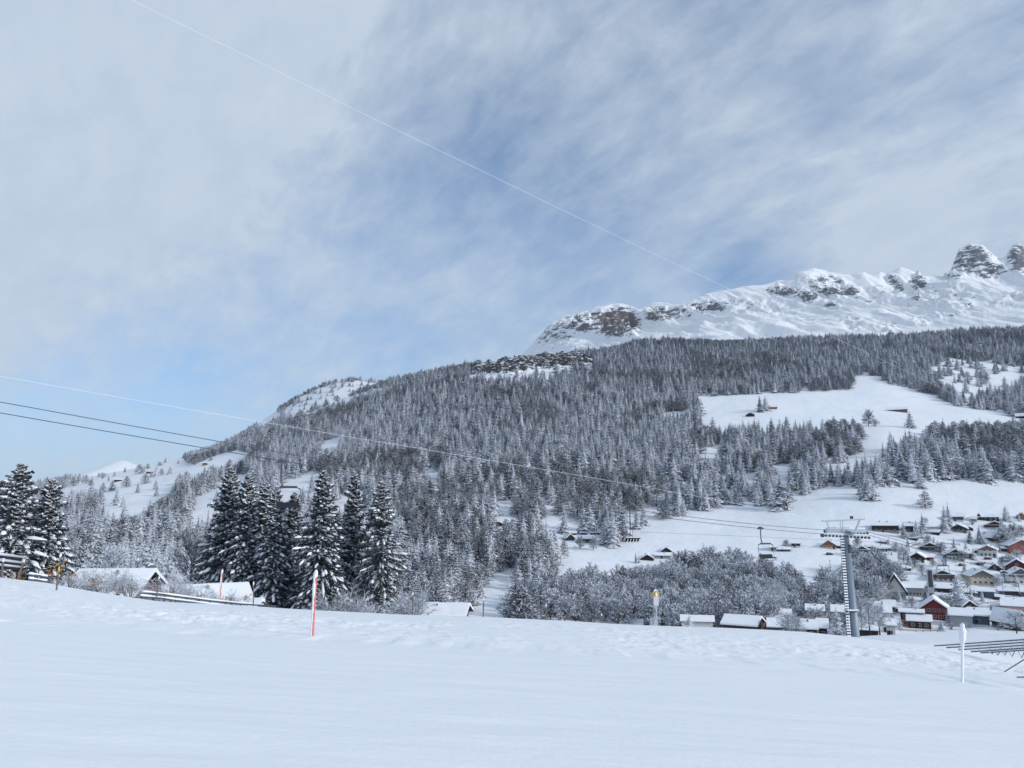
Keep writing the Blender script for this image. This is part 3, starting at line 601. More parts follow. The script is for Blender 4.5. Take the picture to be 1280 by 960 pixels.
# ------------------------------------------------------------------ the rest of the forest, one object, instanced
def forest(name, X, Y, Z, h, wd, rot, var, kinds, srcs):
    me = bpy.data.meshes.new(name); me.vertices.add(len(X)); me.vertices.foreach_set('co', np.stack([X, Y, Z - .02 * h], -1).ravel().astype(np.float32))
    for k, v in (('hgt', h), ('wdt', h * wd), ('rot', rot)):
        a = me.attributes.new(k, 'FLOAT', 'POINT'); a.data.foreach_set('value', v.astype(np.float32))
    a = me.attributes.new('var', 'INT', 'POINT'); a.data.foreach_set('value', var.astype(np.int32))
    o = bpy.data.objects.new(name, me); C.objects.link(o)
    ng = bpy.data.node_groups.new(name, 'GeometryNodeTree'); ng.interface.new_socket('Geometry', in_out='INPUT', socket_type='NodeSocketGeometry'); ng.interface.new_socket('Geometry', in_out='OUTPUT', socket_type='NodeSocketGeometry')
    gi = ng.nodes.new('NodeGroupInput'); go = ng.nodes.new('NodeGroupOutput'); jn = ng.nodes.new('GeometryNodeJoinGeometry')
    def att(nm, dt='FLOAT'):
        n = ng.nodes.new('GeometryNodeInputNamedAttribute'); n.data_type = dt; n.inputs[0].default_value = nm; return n.outputs[0]
    sc_ = ng.nodes.new('ShaderNodeCombineXYZ'); ng.links.new(att('wdt'), sc_.inputs[0]); ng.links.new(att('wdt'), sc_.inputs[1]); ng.links.new(att('hgt'), sc_.inputs[2])
    rt = ng.nodes.new('ShaderNodeCombineXYZ'); ng.links.new(att('rot'), rt.inputs[2])
    va = att('var', 'INT')
    for k, src in enumerate(srcs):
        oi = ng.nodes.new('GeometryNodeObjectInfo'); oi.transform_space = 'ORIGINAL'; oi.inputs['Object'].default_value = src; oi.inputs['As Instance'].default_value = True
        cp = ng.nodes.new('FunctionNodeCompare'); cp.data_type = 'INT'; cp.operation = 'EQUAL'; ng.links.new(va, cp.inputs[2]); cp.inputs[3].default_value = k
        ip = ng.nodes.new('GeometryNodeInstanceOnPoints')
        ng.links.new(gi.outputs[0], ip.inputs['Points']); ng.links.new(cp.outputs[0], ip.inputs['Selection']); ng.links.new(oi.outputs['Geometry'], ip.inputs['Instance'])
        ng.links.new(rt.outputs[0], ip.inputs['Rotation']); ng.links.new(sc_.outputs[0], ip.inputs['Scale']); ng.links.new(ip.outputs[0], jn.inputs[0])
    ng.links.new(jn.outputs[0], go.inputs[0]); md = o.modifiers.new('forest', 'NODES'); md.node_group = ng
    return o
def first_with(me):
    for o in C.objects:
        if o.data is me: return o
srcs = [first_with(me) for me in SPR + LAR]
assert all(srcs)
vv = np.where(lar, var + 5, var)[rest]
o = forest('forest', X[rest], Y[rest], Z[rest], ht[rest], wid[rest], rot[rest], vv, None, srcs)
tag(o, label='dense frosted conifer forest covering the mountainside', cat='forest', kind='stuff')
print('TREES', ns, nl, len(chosen), int(rest.sum()))
#@@PART2
# ------------------------------------------------------------------ buildings
def extrude_section(sec, y0, y1, k=1, jit=0.0, rnd=None, closed=True):
    """cross-section (x, z) list extruded along Y"""
    mb = MB(); n = len(sec); vs = []; fs = []
    for i in range(k + 1):
        y = y0 + (y1 - y0) * i / k
        for j, (x, z) in enumerate(sec):
            vs.append((x, y, z + (rnd.uniform(-jit, jit) if rnd and j < n / 2 else 0)))
    for i in range(k):
        for j in range(n):
            j2 = (j + 1) % n; fs.append((i * n + j, i * n + j2, (i + 1) * n + j2, (i + 1) * n + j))
    fs.append(tuple(range(n))[::-1]); fs.append(tuple(k * n + j for j in range(n)))
    mb.add(vs, fs); return mb
def win_meshes():
    f = MB(); w_, h_ = 1.0, 1.15
    f.box(-w_/2, w_/2, -.05, .01, -.07, 0); f.box(-w_/2, w_/2, -.05, .01, h_, h_ + .07); f.box(-w_/2 - .07, -w_/2, -.05, .01, -.07, h_ + .07); f.box(w_/2, w_/2 + .07, -.05, .01, -.07, h_ + .07); f.box(-.03, .03, -.045, .01, 0, h_)
    g = MB(); g.box(-w_/2, w_/2, -.025, .01, 0, h_)
    return f.mesh('window', M['frame']), g.mesh('pane', M['glass'])
WF, WG = win_meshes()
def add_window(parent, loc, rz=0, sc=(1, 1, 1)):
    o = link_mesh('window', WF, parent, loc, (0, 0, rz)); o.scale = sc; link_mesh('pane', WG, o)
hr = random.Random(77)
def house(x, yb, eave, ridge, wpx, kind, lower, upper, label, Y=None, split=.5, rot=0, depth=None, cols=3, rows=2, chim=1, balcony=0, cat='house', sidewin=0, door=True, snow=True, group='snow-covered houses of the village', skirt=None, flatroof=False, oh=.6, wincol=None):
    if Y is None: p = ground_at(x, yb); Y = p.y
    g = at(x, yb, Y); X0 = g.x; z0 = Hs(X0, Y) + (1.4 if Y > 800 else 0); mpp = Y / FPX
    r_ = math.hypot(X0, Y); th = -math.asin(X0 / r_) + R(rot)
    vis = wpx * mpp
    if kind == 'g': W = vis - 2 * oh; W = max(W, 2.2); L = depth or W * 1.05
    else: L = vis - 2 * oh; L = max(L, 2.5); W = depth or L * .75
    he = max(1.2, at(x, eave, Y).z - z0); off = 0 if kind == 'g' else W / 2
    rise = max(.35, at(x, ridge, Y + off).z - z0 - he)
    if kind == 'g' and ridge > eave: rise = W * .2
    half = (L if kind == 'g' else W) / 2
    cx = X0 + X0 / r_ * half; cy = Y + Y / r_ * half
    e = empty(cat.replace(' ', '_'), (cx, cy, z0), th + (0 if kind == 'g' else R(90)), label=label, cat=cat, group=group)
    h1 = he * split if upper else he; base = -max(2.0, .3 * L)
    # walls: local gable end faces -Y
    if upper:
        mb = MB(); mb.box(-W/2, W/2, -L/2, L/2, base, h1); mb.build('wall', M[lower], e)
        mb = MB(); o_ = .04; mb.add([(-W/2-o_, -L/2-o_, h1), (W/2+o_, -L/2-o_, h1), (W/2+o_, -L/2-o_, he), (0, -L/2-o_, he+rise), (-W/2-o_, -L/2-o_, he), (-W/2-o_, L/2+o_, h1), (W/2+o_, L/2+o_, h1), (W/2+o_, L/2+o_, he), (0, L/2+o_, he+rise), (-W/2-o_, L/2+o_, he)],
            [(0, 1, 2, 3, 4), (9, 8, 7, 6, 5), (1, 6, 7, 2), (0, 4, 9, 5), (0, 5, 6, 1), (4, 3, 8, 9), (3, 2, 7, 8)]); mb.build('timber_storey', M[upper], e)
    else:
        mb = MB(); mb.add([(-W/2, -L/2, base), (W/2, -L/2, base), (W/2, -L/2, he), (0, -L/2, he+rise), (-W/2, -L/2, he), (-W/2, L/2, base), (W/2, L/2, base), (W/2, L/2, he), (0, L/2, he+rise), (-W/2, L/2, he)],
            [(0, 1, 2, 3, 4), (9, 8, 7, 6, 5), (1, 6, 7, 2), (0, 4, 9, 5), (0, 5, 6, 1), (4, 3, 8, 9), (3, 2, 7, 8)]); mb.build('wall', M[lower], e)
    sl_ = rise / (W / 2); ex = W/2 + oh; ez = he - oh * sl_
    th_ = .16; sec = [(-ex, ez + th_), (0, he + rise + th_), (ex, ez + th_), (ex, ez + .02), (0, he + rise + .02), (-ex, ez + .02)]
    rf = extrude_section(sec, -L/2 - oh * 1.3, L/2 + oh * 1.3).build('roof', M['dark_wood'] if lower != 'grey' else M['slate'], e)
    if snow:
        st = hr.uniform(.38, .6); q = ex - .05
        sec = [(-q, ez + th_ + .01), (-q + .02, ez + th_ + st * .75), (-q + .3, ez + th_ + st + .3 * sl_), (-q * .5, (ez + he + rise) / 2 + th_ + st), (-.3, he + rise + th_ + st * .95), (.3, he + rise + th_ + st * .95), (q * .5, (ez + he + rise) / 2 + th_ + st), (q - .3, ez + th_ + st + .3 * sl_), (q - .02, ez + th_ + st * .75), (q, ez + th_ + .01), (0, he + rise + th_ + .01)]
        extrude_section(sec, -L/2 - oh * 1.25, L/2 + oh * 1.25, 6, .05, hr).build('roof_snow', M['snow'], rf)
    # windows on the camera-facing facade
    fl = 2.7; nfl = rows
    if kind == 'g':
        for r0 in range(nfl):
            zc = .9 + r0 * fl
            if zc + 1.3 > he + rise * .55: break
            wmax = W * (1 if zc + 1.2 < he else max(.2, (he + rise - zc - 1.2) / max(rise, .1)))
            nc = cols if wmax > W * .8 else max(1, int(cols * wmax / W))
            for c_ in range(nc):
                xx = (c_ + .5) / nc * wmax * .88 - wmax * .44
                if abs(xx) < wmax / 2: add_window(e, (xx, -L/2 - (.05 if upper and zc > h1 - .4 else .01), zc), 0, (1.15, 1, 1))
        for c_ in range(sidewin):
            for s_ in (-1, 1): add_window(e, (s_ * (W/2 + (.05 if upper else .01)), (c_ + .5) / sidewin * L - L/2, he - 1.7), R(90) * s_)
    else:
        for r0 in range(nfl):
            zc = .9 + r0 * fl
            if zc + 1.3 > he: break
            for c_ in range(cols):
                yy = (c_ + .5) / cols * L * .9 - L * .45
                add_window(e, (-(W/2 + (.05 if upper and zc > h1 - .4 else .01)), yy, zc), R(-90), (1.1, 1, 1))
    if door:
        mb = MB()
        if kind == 'g': mb.box(W*.3, W*.3 + 1.0, -L/2 - .09, -L/2 + .01, -.1, 2.0)
        else: mb.box(-W/2 - .09, -W/2 + .01, L*.05, L*.05 + 1.0, -.1, 2.0)
        mb.build('door', M['dark_wood'], e)
    for c_ in range(chim):
        cxx = hr.choice((-1, 1)) * W * .16; cyy = hr.uniform(-.3, .3) * L; zt = he + rise + .75
        ck = .15 if Y < 160 else .26; zt -= .2 if Y < 160 else 0; mb = MB(); mb.box(cxx - ck, cxx + ck, cyy - ck, cyy + ck, he + rise * .4, zt); ch = mb.build('chimney', M['stone'], rf)
        mb = MB(); mb.box(cxx - ck + .01, cxx + ck - .01, cyy - ck + .01, cyy + ck - .01, zt, zt + ck * .8); mb.build('chimney_snow', M['snow'], rf)
    if balcony and kind == 'g':
        for b_ in range(balcony):
            zb = he - .5 - b_ * 2.6
            if zb < 1.5: break
            bo = empty('balcony', (0, 0, 0)); bo.parent = e
            mb = MB(); mb.box(-W/2, W/2, -L/2 - 1.2, -L/2 - .05, zb - .15, zb); mb.build('balcony_floor', M['dark_wood'], bo)
            mb = MB(); mb.box(-W/2, W/2, -L/2 - 1.22, -L/2 - 1.14, zb + .05, zb + .95); mb.build('balcony_railing', M[upper or 'brown_wood'], bo)
            mb = MB(); mb.box(-W/2, W/2, -L/2 - 1.27, -L/2 - 1.1, zb + .95, zb + 1.15); mb.build('balcony_snow', M['snow'], bo)
    return e
HS = [
 # upper row
 dict(x=1107, yb=666, eave=657, ridge=652.5, wpx=32, kind='e', lower='stone', upper='dark_wood', split=.35, label='long dark timber barn on a stone base right of the lift pylon head', cols=4, rows=1, depth=11, chim=2),
 dict(x=1136, yb=666, eave=657.5, ridge=653, wpx=13, kind='e', lower='dark_wood', upper=None, label='small dark barn joined behind the row of spruces right of the long barn', cols=1, rows=1, depth=8),
 dict(x=1196, yb=652, eave=646, ridge=642, wpx=17, kind='e', lower='white', upper='dark_wood', split=.4, label='uppermost low chalet with a dark upper floor, right of the big spruce pair', cols=3, rows=1, depth=9),
 dict(x=1200, yb=666, eave=660.5, ridge=656, wpx=20, kind='g', lower='stone', upper='dark_wood', label='dark gabled chalet just below the uppermost low chalet beside the big spruce pair', cols=3, rows=2, rot=-8),
 dict(x=1236, yb=652, eave=646.5, ridge=644, wpx=24, kind='e', lower='dark_wood', upper=None, label='long low dark house with a pointed lean-to at its left end', cols=4, rows=1, depth=9),
 dict(x=1224, yb=650, eave=646, ridge=642, wpx=7, kind='g', lower='dark_wood', upper=None, label='pointed dark lean-to at the left end of the long low house', cols=0, rows=0, chim=0, cat='shed'),
 dict(x=1244, yb=662, eave=657, ridge=652, wpx=24, kind='g', lower='white', upper='brown_wood', split=.45, label='broad brown-gabled chalet on a white ground floor left of the frosted bushes', cols=4, rows=1, balcony=1),
 dict(x=1277, yb=650, eave=645, ridge=641.5, wpx=12, kind='g', lower='orange_wood', upper=None, label='reddish wooden house cut by the right edge near the top of the village', cols=2, rows=1),
 dict(x=1243, yb=679, eave=672, ridge=665, wpx=19, kind='g', lower='stone', upper='dark_wood', split=.3, label='steep dark barn with its roof sloping left, below the brown-gabled chalet', cols=1, rows=1, rot=25, depth=14),
 dict(x=1271, yb=694, eave=682, ridge=675, wpx=30, kind='g', lower='brick', upper=None, label='large brick-red house with many windows at the right edge', cols=3, rows=2, rot=20, depth=18, sidewin=4),
 dict(x=1163, yb=689, eave=684.5, ridge=679, wpx=25, kind='g', lower='stone', upper='dark_wood', split=.3, label='dark broad-gabled chalet with a balcony, left of the thin lone spruce', cols=3, rows=2, balcony=1),
 dict(x=1149, yb=703, eave=696.5, ridge=691.5, wpx=18, kind='g', lower='white', upper='dark_wood', split=.45, label='dark gabled hut on a white base beside the red shed', cols=2, rows=1, rot=-12),
 dict(x=1162, yb=701, eave=697, ridge=695.5, wpx=11, kind='e', lower='red_wood', upper=None, label='low red shed attached right of the dark gabled hut', cols=1, rows=1, depth=5, chim=0, cat='shed'),
 dict(x=1194, yb=701, eave=692.5, ridge=687, wpx=21, kind='g', lower='white', upper='dark_wood', split=.75, label='white house with a dark gable and balcony in the centre of the village', cols=4, rows=2, balcony=1, rot=6),
 dict(x=1209, yb=698, eave=692, ridge=688, wpx=14, kind='e', lower='dark_wood', upper=None, label='dark annex right of the white house with the dark gable', cols=1, rows=1, depth=7),
 dict(x=1236, yb=697, eave=687.5, ridge=682.5, wpx=22, kind='g', lower='white', upper='orange_wood', split=.96, label='white house with an orange-brown gable', cols=4, rows=2, rot=-4),
 dict(x=1244, yb=714, eave=710.5, ridge=705, wpx=16, kind='g', lower='dark_wood', upper=None, label='small dark gabled hut standing alone on the snow between white houses', cols=1, rows=1, cat='hut'),
 dict(x=1272, yb=716, eave=708, ridge=699.5, wpx=27, kind='g', lower='white', upper='dark_red', split=.2, label='dark red-brown gabled house at the right edge above the grey-gabled one', cols=3, rows=2),
 dict(x=1274, yb=731, eave=719, ridge=711, wpx=28, kind='g', lower='white', upper='grey_wood', split=.9, label='white house with a grey gable and balconies at the right edge', cols=3, rows=2, balcony=1, rot=12),
 dict(x=1224, yb=732, eave=720.5, ridge=713, wpx=29, kind='g', lower='cream', upper='grey_wood', split=.92, label='large pale house with a grey wooden gable and two wide window bays', cols=4, rows=3, rot=14, depth=16, sidewin=3),
 dict(x=1177, yb=728, eave=719, ridge=713.5, wpx=28, kind='g', lower='cream', upper='brown_wood', split=.5, label='brown chalet with a long snow-topped balcony right of the church tower', cols=4, rows=2, balcony=1, rot=8),
 # around the church
 dict(x=1143, yb=746, eave=735, ridge=728, wpx=24, kind='e', lower='grey', upper=None, label='long low grey church hall between the steep gable and the tower', cols=5, rows=1, depth=12, chim=0, cat='church hall', door=False),
 dict(x=1176, yb=741, eave=735.5, ridge=729, wpx=30, kind='e', lower='dark_wood', upper=None, label='wide flat snow-covered roof right of the church tower, below the brown chalet', cols=3, rows=1, depth=12, chim=0),
 # left middle
 dict(x=1078, yb=694, eave=688, ridge=683, wpx=19, kind='g', lower='grey', upper='grey_wood', label='grey gabled house right beside the lift pylon', cols=3, rows=2, balcony=1),
 dict(x=1092, yb=687, eave=683.5, ridge=681, wpx=16, kind='e', lower='dark_wood', upper=None, label='low dark house behind the grey gabled one', cols=2, rows=1, depth=6),
 dict(x=1103, yb=690, eave=686, ridge=682, wpx=13, kind='e', lower='dark_wood', upper=None, label='snowy-roofed house with a dark dormer right of the low dark house', cols=2, rows=1, depth=9, chim=2),
 dict(x=1116, yb=689, eave=686, ridge=684, wpx=14, kind='e', lower='grey', upper=None, label='flat-roofed low building left of the frosted birch', cols=2, rows=1, depth=7, chim=0),
 dict(x=1100, yb=706, eave=699.5, ridge=692, wpx=19, kind='e', lower='cream', upper=None, label='cream house with a broad white roof, left of a matching smaller one', cols=3, rows=1, depth=11),
 dict(x=1115, yb=708, eave=702, ridge=692, wpx=13, kind='e', lower='cream', upper=None, label='smaller cream house with a white roof, right of the broad one', cols=2, rows=1, depth=11),
 dict(x=1078, yb=701, eave=697.5, ridge=694, wpx=18, kind='e', lower='white', upper=None, label='low white-roofed garage just below the grey gabled house', cols=2, rows=1, depth=7, chim=0, cat='garage'),
 dict(x=1036, yb=686, eave=681.5, ridge=676, wpx=19, kind='g', lower='cream', upper='orange_wood', split=.62, label='red-brown gabled house on a cream base just left of the pylon mast', cols=3, rows=1),
 dict(x=1050, yb=686, eave=682.5, ridge=680.5, wpx=11, kind='e', lower='slate', upper=None, label='dark annex right of the red-brown gabled house, behind the pylon', cols=1, rows=1, depth=6, chim=0, cat='shed'),
 dict(x=995, yb=685, eave=679.5, ridge=677.5, wpx=12, kind='e', lower='white', upper='dark_wood', split=.4, label='small dark barn on a white base right of the frosted round tree', cols=1, rows=1, depth=7, chim=0, cat='barn'),
 dict(x=967, yb=689, eave=684, ridge=680.5, wpx=9, kind='e', lower='white', upper=None, label='small white hut partly behind the near hanging chair', cols=2, rows=1, depth=6, chim=0, cat='hut'),
 dict(x=980, yb=690, eave=687, ridge=684.5, wpx=17, kind='e', lower='slate', upper=None, label='low snow-buried shed with a dark front right of the near chair', cols=2, rows=1, depth=6, chim=0, cat='shed'),
 # front row right
 dict(x=1169, yb=775, eave=761, ridge=749.5, wpx=35, kind='g', lower='red_wood', upper=None, label='large red wooden house with white windows and a wide snowy gable roof', cols=5, rows=3, depth=16, chim=0, oh=.9),
 dict(x=1150, yb=786, eave=776.5, ridge=769, wpx=28, kind='e', lower='dark_red', upper=None, label='low dark red outbuilding in front of the large red house', cols=3, rows=1, depth=8, chim=0, cat='shed'),
 dict(x=1141, yb=784, eave=766, ridge=762.5, wpx=28, kind='e', lower='pink', upper='brown_wood', split=.5, label='pinkish two-storey house with a flat snowy roof left of the large red house', cols=3, rows=2, depth=7, chim=1),
 dict(x=1202, yb=763, eave=757.5, ridge=751, wpx=20, kind='g', lower='dark_wood', upper=None, label='dark barn with a broad snowy roof between the big spruce and the long garage', cols=1, rows=1, rot=28, depth=14, chim=0, cat='barn'),
 dict(x=1202, yb=784, eave=770, ridge=761, wpx=26, kind='e', lower='grey', upper=None, label='grey-walled half of the long garage right of the red house', cols=0, rows=0, depth=10, chim=0, cat='garage', oh=.35, door=False),
 dict(x=1224, yb=781, eave=770, ridge=761, wpx=24, kind='e', lower='blue', upper=None, label='dark blue-walled half of the long garage', cols=1, rows=1, depth=10, chim=1, cat='garage', oh=.35),
 dict(x=1112, yb=768, eave=758.5, ridge=751.5, wpx=16, kind='e', lower='grey', upper='dark_wood', label='grey house with a snowy roof and railed windows right of the frosted pylon tree', cols=4, rows=2, depth=10),
 dict(x=1100, yb=775, eave=764, ridge=753, wpx=22, kind='e', lower='white', upper=None, label='house almost buried under its white roof behind the frosted pylon tree', cols=1, rows=1, depth=12),
 dict(x=1233, yb=748, eave=740, ridge=738, wpx=20, kind='e', lower='blue', upper=None, label='flat-roofed dark blue garage below the large pale house', cols=0, rows=0, depth=8, chim=0, cat='garage'),
 dict(x=1266, yb=745, eave=739.5, ridge=735, wpx=30, kind='e', lower='slate', upper=None, label='long low flat-roofed shed below the second right-hand chair', cols=3, rows=1, depth=9, chim=0, cat='shed'),
 dict(x=1270, yb=768, eave=758, ridge=750, wpx=30, kind='e', lower='pink', upper=None, label='pink-walled house with a large snowy roof at the right edge', cols=3, rows=1, depth=14),
 dict(x=1262, yb=789, eave=778, ridge=765, wpx=16, kind='g', lower='dark_wood', upper=None, label='steep dark barn left of the round frosted bush at the right edge', cols=1, rows=1, rot=40, depth=14, chim=0, cat='barn'),
 dict(x=1244, yb=778, eave=772, ridge=765, wpx=20, kind='e', lower='white', upper=None, label='snow-buried shed between the long garage and the steep barn', cols=0, rows=0, depth=9, chim=0, cat='shed', door=False),
 # low roofs just behind the crest
 dict(x=829, yb=0, Y=290, eave=768, ridge=763, wpx=30, kind='e', lower='white', upper=None, label='long white-roofed house right behind the yellow-topped banner', cols=5, rows=2, depth=9),
 dict(x=862, yb=0, Y=300, eave=766, ridge=761, wpx=38, kind='e', lower='grey', upper=None, label='long house with a dark patch on its roof behind a small spruce', cols=5, rows=2, depth=9, chim=0),
 dict(x=842, yb=0, Y=268, eave=777, ridge=771, wpx=40, kind='e', lower='white', upper=None, label='low white-roofed house in front of the two long ones by the banner', cols=0, rows=0, depth=8, chim=0, door=False),
 dict(x=892, yb=0, Y=262, eave=782, ridge=771, wpx=44, kind='e', lower='brown_wood', upper=None, label='barn with a big curved-looking snow roof and brown end gable', cols=2, rows=1, depth=11, rot=-14, chim=1, cat='barn'),
 dict(x=930, yb=0, Y=255, eave=784, ridge=775, wpx=26, kind='e', lower='slate', upper=None, label='barn with a dark left end, first of the low row right of the curved roof', cols=1, rows=1, depth=9, chim=0, cat='barn'),
 dict(x=957, yb=0, Y=250, eave=786, ridge=775.5, wpx=34, kind='e', lower='brown_wood', upper=None, label='long low house with a chimney and a ridge line across its snow roof', cols=3, rows=1, depth=10, chim=1),
 dict(x=978, yb=0, Y=262, eave=785, ridge=774.5, wpx=14, kind='e', lower='dark_wood', upper=None, label='short white-roofed building at the right end of the long low house', cols=1, rows=1, depth=9, chim=0),
 dict(x=932, yb=0, Y=300, eave=774, ridge=762.5, wpx=28, kind='e', lower='white', upper=None, label='broad snow roof with one small chimney left of the tan house', cols=1, rows=1, depth=12),
 dict(x=971, yb=0, Y=310, eave=763.5, ridge=756.5, wpx=22, kind='e', lower='tan', upper=None, label='tan two-storey house with dark windows below the frosted grove', cols=2, rows=3, depth=9, chim=2),
 dict(x=999, yb=0, Y=312, eave=765, ridge=757.5, wpx=22, kind='e', lower='grey', upper=None, label='pale grey house joined right of the tan house', cols=2, rows=3, depth=9, chim=2),
 dict(x=1022, yb=0, Y=252, eave=787, ridge=773, wpx=36, kind='e', lower='dark_wood', upper=None, label='dark-walled house with a large smooth white roof left of the dark spruce', cols=3, rows=1, depth=12, chim=1),
 dict(x=1033, yb=0, Y=300, eave=771, ridge=760.5, wpx=20, kind='e', lower='white', upper=None, label='white-roofed house with one chimney behind the dark spruce by the pylon', cols=2, rows=2, depth=10),
 dict(x=1048, yb=0, Y=320, eave=766, ridge=758, wpx=14, kind='e', lower='white', upper=None, label='small white-roofed house just left of the pylon mast', cols=1, rows=1, depth=9, chim=0),
 dict(x=1052, yb=0, Y=262, eave=782, ridge=775, wpx=14, kind='e', lower='white', upper=None, label='low roof tucked between the dark spruce and the pylon mast', cols=1, rows=1, depth=8, chim=0, cat='shed'),
 dict(x=739, yb=0, Y=300, eave=780, ridge=773.5, wpx=28, kind='e', lower='white', upper=None, label='low snow roof barely showing over the crest left of the banner', cols=0, rows=0, depth=9, chim=2, door=False),
 dict(x=770, yb=0, Y=290, eave=783, ridge=775.5, wpx=28, kind='e', lower='white', upper=None, label='faint second snow roof over the crest left of the banner', cols=0, rows=0, depth=8, chim=2, door=False),
 dict(x=804, yb=0, Y=290, eave=779, ridge=773, wpx=18, kind='e', lower='white', upper=None, label='small snow roof close left of the banner', cols=0, rows=0, depth=8, chim=1, door=False),
 # huts on the slopes
 dict(x=809, yb=701, eave=698.5, ridge=693.5, wpx=18, kind='g', lower='dark_wood', upper=None, label='small black-gabled chalet beside two tiny trees on the lower meadow', cols=0, rows=0, cat='chalet', group=None),
 dict(x=833, yb=691, eave=688.5, ridge=684.5, wpx=14, kind='g', lower='dark_wood', upper=None, label='upper of the two small chalets right of the tiny trees', cols=0, rows=0, cat='chalet', group=None),
 dict(x=829, yb=699, eave=694.5, ridge=691.5, wpx=20, kind='e', lower='grey', upper=None, label='long grey chalet between the black gable and the frosted grove', cols=3, rows=1, depth=8, cat='chalet', group=None),
 dict(x=622, yb=658, eave=655.5, ridge=652, wpx=18, kind='g', lower='dark_wood', upper=None, label='dark hut with a domed snow roof alone among the trees of the middle slope', cols=0, rows=0, cat='hut', group=None),
 dict(x=680, yb=677, eave=672.5, ridge=667, wpx=17, kind='e', lower='dark_wood', upper=None, label='dark barn at the left end of the tree-hidden farm row', cols=0, rows=0, depth=9, cat='barn', group=None),
 dict(x=711, yb=676, eave=672.5, ridge=668, wpx=13, kind='g', lower='dark_wood', upper=None, label='dark gabled barn with its roof leaning right in the tree-hidden farm row', cols=0, rows=0, cat='barn', rot=20, group=None),
 dict(x=716, yb=669, eave=667, ridge=664.5, wpx=10, kind='e', lower='dark_wood', upper=None, label='low dark barn just above the leaning gabled one', cols=0, rows=0, depth=6, cat='barn', group=None),
 dict(x=735, yb=679, eave=673.5, ridge=670, wpx=16, kind='e', lower='grey_wood', upper='dark_wood', label='two-storey farmhouse behind frosted trees in the middle of the farm row', cols=2, rows=1, depth=8, cat='farmhouse', group=None),
 dict(x=738, yb=669, eave=667, ridge=665, wpx=26, kind='e', lower='dark_wood', upper=None, label='long low dark barn behind the two-storey farmhouse', cols=0, rows=0, depth=6, cat='barn', group=None),
 dict(x=965.5, yb=511.5, eave=508.8, ridge=506.5, wpx=12, kind='e', lower='orange_wood', upper=None, label='reddish hut beside two trees on the upper meadow', cols=0, rows=0, depth=8, cat='hut', group=None, chim=0),
 dict(x=938, yb=521, eave=518.8, ridge=516, wpx=11, kind='g', lower='dark_wood', upper=None, label='small black hut left of the tree column on the upper meadow', cols=0, rows=0, cat='hut', group=None, chim=0),
 dict(x=1122, yb=515, eave=512, ridge=509.5, wpx=23, kind='e', lower='mid_wood', upper='dark_wood', split=.4, label='long dark barn alone in the middle of the upper meadow', cols=0, rows=0, depth=9, cat='barn', group=None, chim=0),
 dict(x=1276, yb=523, eave=520, ridge=517, wpx=12, kind='e', lower='dark_wood', upper=None, label='dark hut at the right edge of the upper meadow', cols=0, rows=0, depth=7, cat='hut', group=None, chim=0),
 dict(x=147.5, yb=602, eave=600.5, ridge=598.8, wpx=10, kind='e', lower='dark_wood', upper=None, label='black hut in the middle of the bald hill on the far left', cols=0, rows=0, depth=8, cat='hut', group=None, chim=0),
 dict(x=140, yb=613, eave=611.5, ridge=610, wpx=8, kind='e', lower='dark_wood', upper=None, label='black hut below the bald hill between the two left meadows', cols=0, rows=0, depth=8, cat='hut', group=None, chim=0),
 dict(x=256, yb=582, eave=580.2, ridge=578.5, wpx=7, kind='g', lower='mid_wood', upper=None, label='tiny brown hut on the ridge meadow under the ropes', cols=0, rows=0, cat='hut', group=None, chim=0),
 dict(x=187, yb=592, eave=590.8, ridge=589.4, wpx=9, kind='e', lower='brown_wood', upper=None, label='tiny barn on the skyline of the bald left hill', cols=0, rows=0, depth=7, cat='barn', group=None, chim=0),
]
for h_ in HS: house(**h_)
# houses just beyond the snowfield
house(x=206, yb=0, Y=100, eave=743, ridge=716, wpx=90, kind='e', lower='brown_wood', upper=None, depth=9.5, cols=3, rows=1, rot=-24, oh=.8, label='house with a broad snow roof beyond the left guard rail', group='snow-roofed houses just beyond the snowfield')
house(x=304, yb=0, Y=98, eave=757, ridge=735, wpx=100, kind='e', lower='dark_wood', upper=None, depth=8.5, cols=4, rows=1, rot=9, oh=.7, label='low house with a long sloping snow roof below the tall spruces', group='snow-roofed houses just beyond the snowfield')
house(x=566, yb=0, Y=150, eave=771, ridge=757, wpx=62, kind='e', lower='mid_wood', upper=None, depth=9, cols=3, rows=1, rot=-10, oh=.7, chim=2, label='snow roof with a pinkish fascia peeping over the crest left of centre', group='snow-roofed houses just beyond the snowfield')
house(x=345, yb=0, Y=92, eave=761, ridge=755, wpx=44, kind='e', lower='tan', upper=None, depth=5, cols=0, rows=0, rot=-8, chim=0, door=False, cat='garage', label='low tan garage under snow at the right end of the long sloping roof', group='snow-roofed houses just beyond the snowfield')
